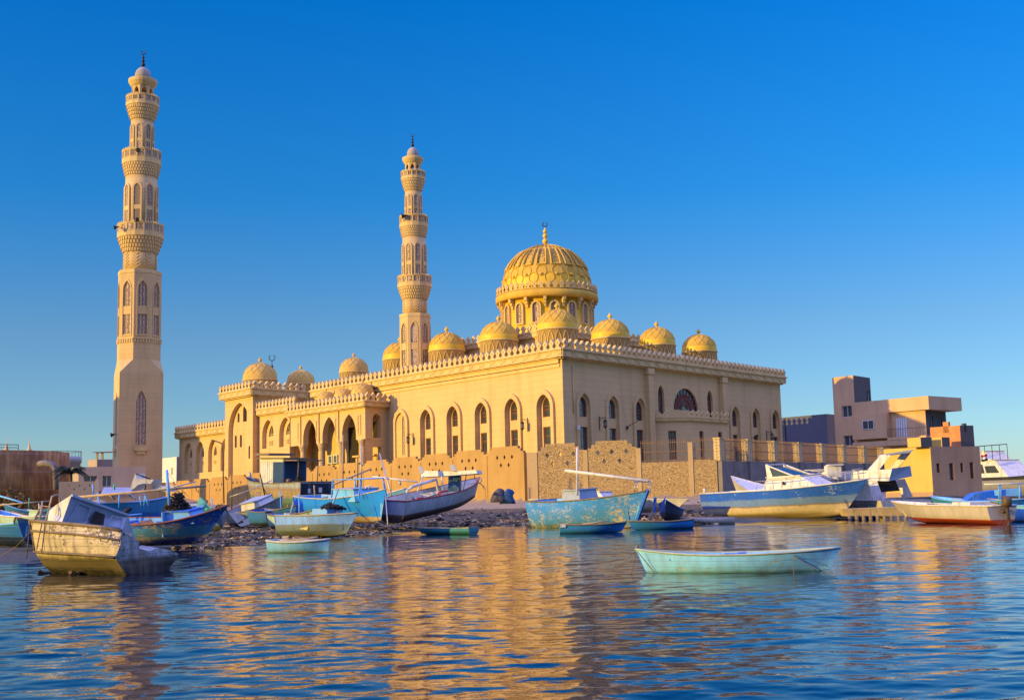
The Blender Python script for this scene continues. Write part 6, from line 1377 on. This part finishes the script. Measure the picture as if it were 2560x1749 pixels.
# --- boats at the right edge
b = simple('moored_boat', 'teal boat under a blue cloth cover near the right edge', XY(2560, 66, -.1), XY(2330, 73, .0), hullmat('teal_blue_hull', [(0, (.02, .12, .2)), (.4, (.03, .24, .38))], .12, (.2, .3, .3), 0, .02, .5, .3, 1.4, .3), M_aqua, 0, B_=2.1, D=1.0, sb=.25, bt=.85, gun=M_bpaint)
mb = MB(); slab(mb, [(2418, 1250), (2440, 1232), (2496, 1224), (2496, 1250)], 69.0, 1.6); b.wpart(mb, 'cloth_cover', M_deep); mb = MB(); slab(mb, [(2500, 1224), (2552, 1220), (2556, 1240), (2502, 1238)], 66.5, 1.2); b.wpart(mb, 'light_blue_box', M_bpaint)
for px in (2498, 2502, 2549): b.mast(at(px, 1252, 66.4), at(px, 1208, 66.4), .05, M_bpaint, 'post')
b.mast(at(2460, 1210, 66.4), at(2570, 1207, 66.2), .04, M_wpaint, 'rail')
b = simple('moored_boat', 'aqua boat low in the water at the right frame edge', XY(2590, 58.5, -.12), XY(2388, 63.5, -.1), hK_, M_aqua, 0, B_=1.7, D=.80, sb=.12, bt=.8, gun=M_aqua)
b = simple('dinghy', 'small mint green dinghy between white skiff and jetty', XY(2435, 64.5, -.1), XY(2350, 66.5, -.05), hB_, M_aqua, 0, thw=(.5,), B_=1.2, D=.75, sb=.15, bt=.8, gun=M_old)
b = Boat('white_dinghy', 'little white covered dinghy moored below the quay house', XY(2368, 76, -.1), XY(2300, 78, -.05), 0, 1.3, .75, .1, .0, .8, .4, .3, ROUND, .4, mat=hN_, inner=M_wpaint, deck=.7, cat='dinghy')
hX_ = hullmat('grey_black_yacht_hull', [(0, (.03, .03, .035)), (.5, (.20, .20, .22)), (1.5, (.25, .25, .28)), (2.2, (.03, .035, .045))], .05, (.2, .2, .2), 0, .02, .4, .2, 3.2, .2)
b = Boat('moored_yacht', 'distant grey and black yacht with flag behind the quay', XY(2455, 118, .2), XY(2720, 104, .2), 0, 4.0, 2.5, .7, .0, .9, 1.5, .2, CHINE, 1.6, mat=hX_, inner=M_wpaint, deck=.6)
b.cabin(.3, b.L*.45, 3.0, 2.4, 4.1, M_wpaint, (.4, 2.2), .85, None, .1, wins=((.1, .45, .3, .8), (.5, .85, .3, .7))); b.cabin(.8, 3.4, 2.4, 4.1, 5.0, M_wpaint, (.3, .8), .85)
mb = MB(); mb.tube([(1.0+5.5*i/5, -1.5, 5.5) for i in range(6)], .04, 4); [mb.tube([(1.0+5.5*i/5, -1.5, 4.1), (1.0+5.5*i/5, -1.5, 5.5)], .035, 4) for i in range(6)]; b.part(mb, 'rail', M_metal)
fp = at(2452, 1150, 112); fl = thing('flag', 'red white and black striped flag flying above the distant yacht', 'flag', Vector((fp.x, fp.y, 4.2)))
mb = MB(); ptop = at(2452, 1136, 112); mb.tube([(0, 0, 0), (0, 0, ptop.z-4.0)], .04, 5); mb.build('flagpole', M_wpaint, fl)
for k, cc in enumerate(((.5, .03, .03), (.7, .68, .65), (.02, .02, .02))):
    mb = MB(); zt_ = ptop.z-4.2-.2*k; vs = []
    for i in range(9):
        for h in (0, -.2): vs.append((.06+.6*i/8, .08*math.sin(i*1.1), zt_+h-.05*math.sin(i*.7)))
    mb.add(vs, [(2*i, 2*i+1, 2*i+3, 2*i+2) for i in range(8)], 0, True); mb.build('flag_stripe', plain('flag_cloth_'+('red', 'white', 'black')[k], cc, .8, .1), fl)
qy = at(2300, 1262, 84); qw = thing('quay', 'low grey concrete quay under the brown house', 'quay', Vector((qy.x, qy.y, 0)))
Fq = Fr(Vector((at(2225, 1262, 86).x, 86, 0)), Vector((1, .05, 0)).normalized(), Vector((.05, -1, 0)).normalized()); mb = MB(); mb.fbox(Fq, 0, 34, -.5, 1.05, -14, 0); mb.fbox(Fq, 0, 34, 1.05, 1.18, -.5, .12); mb.build('quay_wall', M_conc, qw, world=True)
# ------------------------------------------------------------------ lamps and fittings
def lantern(F, u, z, label, out=0.95, side=1):
    r = thing('wall_lantern', label, 'lantern', F.p(u, z, 0.02), group='wall lanterns of the mosque'); inv = Matrix.Scale(.74, 4) @ r.matrix_world.inverted()
    mb = MB(); mb.tube([F.p(u, z-1.0, .06), F.p(u, z+.75, .06)], .05, 6); mb.tube([F.p(u, z+.6, .06), F.p(u, z+.6, out+.15)], .035, 5); mb.tube([F.p(u, z+.1, .08), F.p(u, z+.45, .35), F.p(u, z+.58, out*.8)], .025, 5); mb.lathe([(.0, 0), (.06, .04), (0, .14)], 6, F.p(u, z+.72, .06)); br_ = mb.build('bracket', M_metal, None); br_.data.transform(inv); br_.parent = r
    c = F.p(u, z, out); mb = MB()
    mb.lathe([(.0, .55), (.05, .5), (.07, .36), (.28, .12), (.30, .06), (.24, .05)], 6, c); mb.lathe([(.26, -.62), (.27, -.56), (.14, -.7), (.04, -.85), (0, -.87)], 6, c)
    for k in range(6): a = math.pi*k/3; mb.tube([c+Vector((.24*math.cos(a), .24*math.sin(a), .06)), c+Vector((.22*math.cos(a), .22*math.sin(a), -.6))], .02, 4)
    o = mb.build('lantern_cage', M_metal, None); o.data.transform(inv); o.parent = r
    mb = MB(); mb.lathe([(.20, .05), (.18, -.58)], 6, c, cap=False); g_ = mb.build('lamp_glass', plain('lantern_glass', (.30, .27, .18), .3, .2), None); g_.data.transform(inv); g_.parent = o
lantern(F0, 5.25, 8.9, 'ornate wall lantern on the sunlit front nearest the corner'); lantern(F0, 24.9, 8.6, 'ornate wall lantern on the sunlit front near the portico')
lantern(FS, 5.6, 8.9, 'ornate wall lantern on the shaded side nearest the corner'); lantern(FS, 39.0, 8.5, 'ornate wall lantern at the far end of the shaded side')
for F, u, z, lb in ((FS, 10.2, 8.6, 'floodlight on an arm on the shaded side before the apse'), (FS, 33.9, 7.6, 'floodlight on an arm near the far end of the shaded side')):
    r = thing('floodlight', lb, 'floodlight', F.p(u, z, .02)); inv = r.matrix_world.inverted(); mb = MB(); mb.tube([F.p(u, z, .02), F.p(u+1.0, z+.7, .9)], .035, 5); o = mb.build('arm', M_metal, None); o.data.transform(inv); o.parent = r; mb = MB(); mb.box(F.p(u+1.05, z+.74, .95), (.3, .2, .2)); mb.box(F.p(u, z-.05, .1), (.2, .2, .3)); o = mb.build('lamp_head', M_metal, None); o.data.transform(inv); o.parent = r
wl_ = thing('wall_light', 'small white box light beside the first shaded window', 'wall light', FS.p(1.9, 8.3, .3)); mb = MB(); mb.box((0, 0, 0), (.25, .25, .42)); mb.tube([(0, 0, -.1), (-.25, .35, -.2)], .03, 4); mb.build('housing', M_white, wl_)
dp = thing('downpipe', 'thin pale drainpipe near the corner of the shaded side', 'drainpipe', FS.p(1.5, 12)); mb = MB(); mb.tube([FS.p(1.5, 9.6, .08), FS.p(1.5, 14.2, .08)], .05, 6); mb.build('pipe', M_trim, dp, world=True)
for i, (u, lb) in enumerate(((41.9, 'white air conditioner under the left portico arch'), (40.7, 'second white air conditioner right beside the first under the portico'))):
    r = thing('air_conditioner', lb, 'air conditioner', B(u, -.6, 6.9), group='air conditioners in the portico'); inv = r.matrix_world.inverted(); Fq_ = FL(-.5)
    mb = MB(); mb.fbox(Fq_, u-.5, u+.5, 6.5, 7.5, -.3, .1); o = mb.build('casing', M_white, None); o.data.transform(inv); o.parent = r; mb = MB(); mb.fbox(Fq_, u-.35, u+.25, 6.6, 7.4, .11, .14); o2 = mb.build('fan_grille', M_slate, None); o2.data.transform(inv); o2.parent = r
sl = at(560, 1255, 100); sl.z = zg(sl.x, sl.y)
st = thing('street_lamp', 'thin rusty street lamp with bent arm before the far wing', 'street lamp', sl)
mb = MB(); mb.tube([at(560, 1258, 100), at(556, 1114, 100), at(554, 1108, 100), at(548, 1105, 100), at(535, 1101, 100)], .06, 7); mb.build('pole', M_iron, st, world=True); mb = MB(); mb.bar(at(537, 1101, 100), at(529, 1100, 100), .16, .1); mb.build('lamp_head', M_metal, st, world=True)
for px, y0, y1, Y, lb, mt in ((857, 1205, 1087, 96, 'tall bare wooden pole in front of the portico', M_pole), (903, 1222, 1110, 96, 'thin steel pole right of the wooden one before the portico', M_steel), (579, 1266, 1166, 104, 'short rusty post against the ochre wall', M_iron), (894, 1210, 1142, 99, 'dark rusty post between the two poles', M_iron)):
    q = at(px, y0, Y); r = thing('pole', lb, 'pole', Vector((q.x, q.y, zg(q.x, q.y)))); mb = MB(); mb.tube([at(px, y0+14, Y), at(px+.5, y1, Y)], .07, 6, 0, .05); mb.build('shaft', mt, r, world=True)
# speakers on the minarets
for px, py, Y, lb in ((288, 1085, 168.4, 'dark loudspeaker horns low on the tall minaret'), (296, 567, 168.4, 'loudspeaker horn jutting from the lowest balcony of the tall minaret'), (345, 551, 168.5, 'round loudspeaker on the lowest balcony of the tall minaret'), (347, 377, 168.9, 'round loudspeaker on the middle balcony of the tall minaret'), (1017, 538, 132.3, 'loudspeaker on a balcony of the slimmer minaret')):
    q = at(px, py, Y); r = thing('loudspeaker', lb, 'loudspeaker', q); mb = MB(); mb.lathe([(.08, 0), (.12, .25), (.32, .55), (.34, .58), (.05, .4)], 12); o = mb.build('horn', M_metal, r); o.matrix_basis = Matrix.Rotation(R_(-100 if px in (288, 296, 1017) else 95), 4, 'Y' if px in (288, 296, 1017) else 'X'); mb = MB(); mb.bar((0, 0, 0), (.6, .8, -.1), .06, .06); mb.build('bracket', M_metal, r)
# ------------------------------------------------------------------ rubble
def stone(mb, p, s, m):
    d = [Vector((random.gauss(0, 1), random.gauss(0, 1), random.gauss(0, .8))).normalized()*s*random.uniform(.65, 1.1) for _ in range(9)]
    bm_pts = [Vector(p)+Vector((v.x, v.y, v.z*.6)) for v in d]
    import bmesh
    bm = bmesh.new(); vv = [bm.verts.new(q) for q in bm_pts]; bmesh.ops.convex_hull(bm, input=vv); bm.verts.index_update(); bm.verts.ensure_lookup_table()
    used = [v for v in bm.verts if v.link_faces]; ix = {v: i for i, v in enumerate(used)}
    mb.add([v.co.copy() for v in used], [tuple(ix[v] for v in f.verts) for f in bm.faces], m); bm.free()
M_rk = [plain('rubble_'+n_, c_, .95, .35, 2, .02) for n_, c_ in (('dark', (.05, .034, .018)), ('brown', (.16, .10, .045)), ('pale', (.44, .33, .17)), ('orange', (.34, .19, .07)))]
mb = MB(); k = 0
while k < 3800:
    px = random.uniform(430, 1790); Y = random.uniform(46, 100); q = at(px, 1290, Y)
    if not (q.y > yat(SH, q.x)-.8 and q.y < yat(WL, q.x)-1): continue
    dd = polyd(SH, q.x, q.y)
    if random.random() > math.exp(-dd/9)+.12: continue
    z = zgn(q.x, q.y)
    stone(mb, (q.x, q.y, z+.02), random.choice((.05, .06, .08, .11, .16)) if random.random() < .95 else .28, random.choices((0, 1, 2, 3), (4, 4, 3, 1))[0]); k += 1
for _ in range(170):
    px = random.uniform(820, 1750); Y = random.uniform(60, 96); q = at(px, 1290, Y)
    if q.y > yat(SH, q.x)-.4 and q.y < yat(WL, q.x)-5: stone(mb, (q.x, q.y, zgn(q.x, q.y)+.05), random.uniform(.15, .38), random.choice((0, 0, 1, 1, 2)))
for _ in range(520):
    px = random.uniform(430, 1760); Y = random.uniform(48, 92); q = at(px, 1290, Y)
    if not (q.y > yat(SH, q.x) and q.y < yat(WL, q.x)-2): continue
    a = random.uniform(0, 3.14); L_ = random.uniform(.3, 1.4); d = Vector((math.cos(a), math.sin(a), random.uniform(-.05, .25)))*L_/2; p = Vector((q.x, q.y, zgn(q.x, q.y)+.08)); mb.bar(p-d, p+d, random.uniform(.05, .16), .04, random.choice((0, 1, 2, 2, 3)))
ru = mb.build('rubble', M_rk); tag(ru, 'stones, driftwood and scrap strewn over the muddy shore', 'rubble', kind='stuff')
for px, py, s, lb in ((180, 1436, .18, 'round weedy stone in the water under the wreck'), (105, 1434, .16, 'dark stones awash left of the wreck'), (556, 1303, .3, 'pale boulder right of the big blue boat'), (1325, 1316, .3, 'yellow weathered boulder under the turquoise hull'), (2090, 1300, .3, 'dark rock under the yacht bow'), (912, 1332, .35, 'dark log floating beside the small powder blue boat')):
    q = hit(px, py); r = MB(); stone(r, (0, 0, .05), s, 0); stone(r, (s*.8, .1, .02), s*.7, 0); o = r.build('boulder', M_rk[1 if 'dark' not in lb else 0] if 'yellow' not in lb else M_rk[3]); o.location = q; tag(o, lb, 'boulder')
for px, py0, py1, cc, lb in ((1249, 1248, 1209, (.10, .085, .085), 'tall grey cloth covered bundle standing by the ochre wall'), (1272, 1252, 1209, (.02, .07, .17), 'tall blue cloth covered bundle right beside the grey one')):
    q0 = at(px, py0, 90); h = .8*(py0-py1)*90/3000; r = thing('covered_bundle', lb, 'bundle', q0); mb = MB(); mb.lathe([(.60, -.2), (.55, .1*h), (.42, .4*h), (.36, .6*h), (.25, .78*h), (.1, .88*h), (.0, .9*h)], 14); mb.v = [(x*(1+.7*noise.noise(Vector((x*3, y*3, z*2)))), y*(1+.7*noise.noise(Vector((x*2, y*3, z*3+4)))), z) for x, y, z in mb.v]; mb.build('cloth', plain('cloth_'+('grey' if px < 1260 else 'blue'), cc, .9, .4, 3, .02), r)
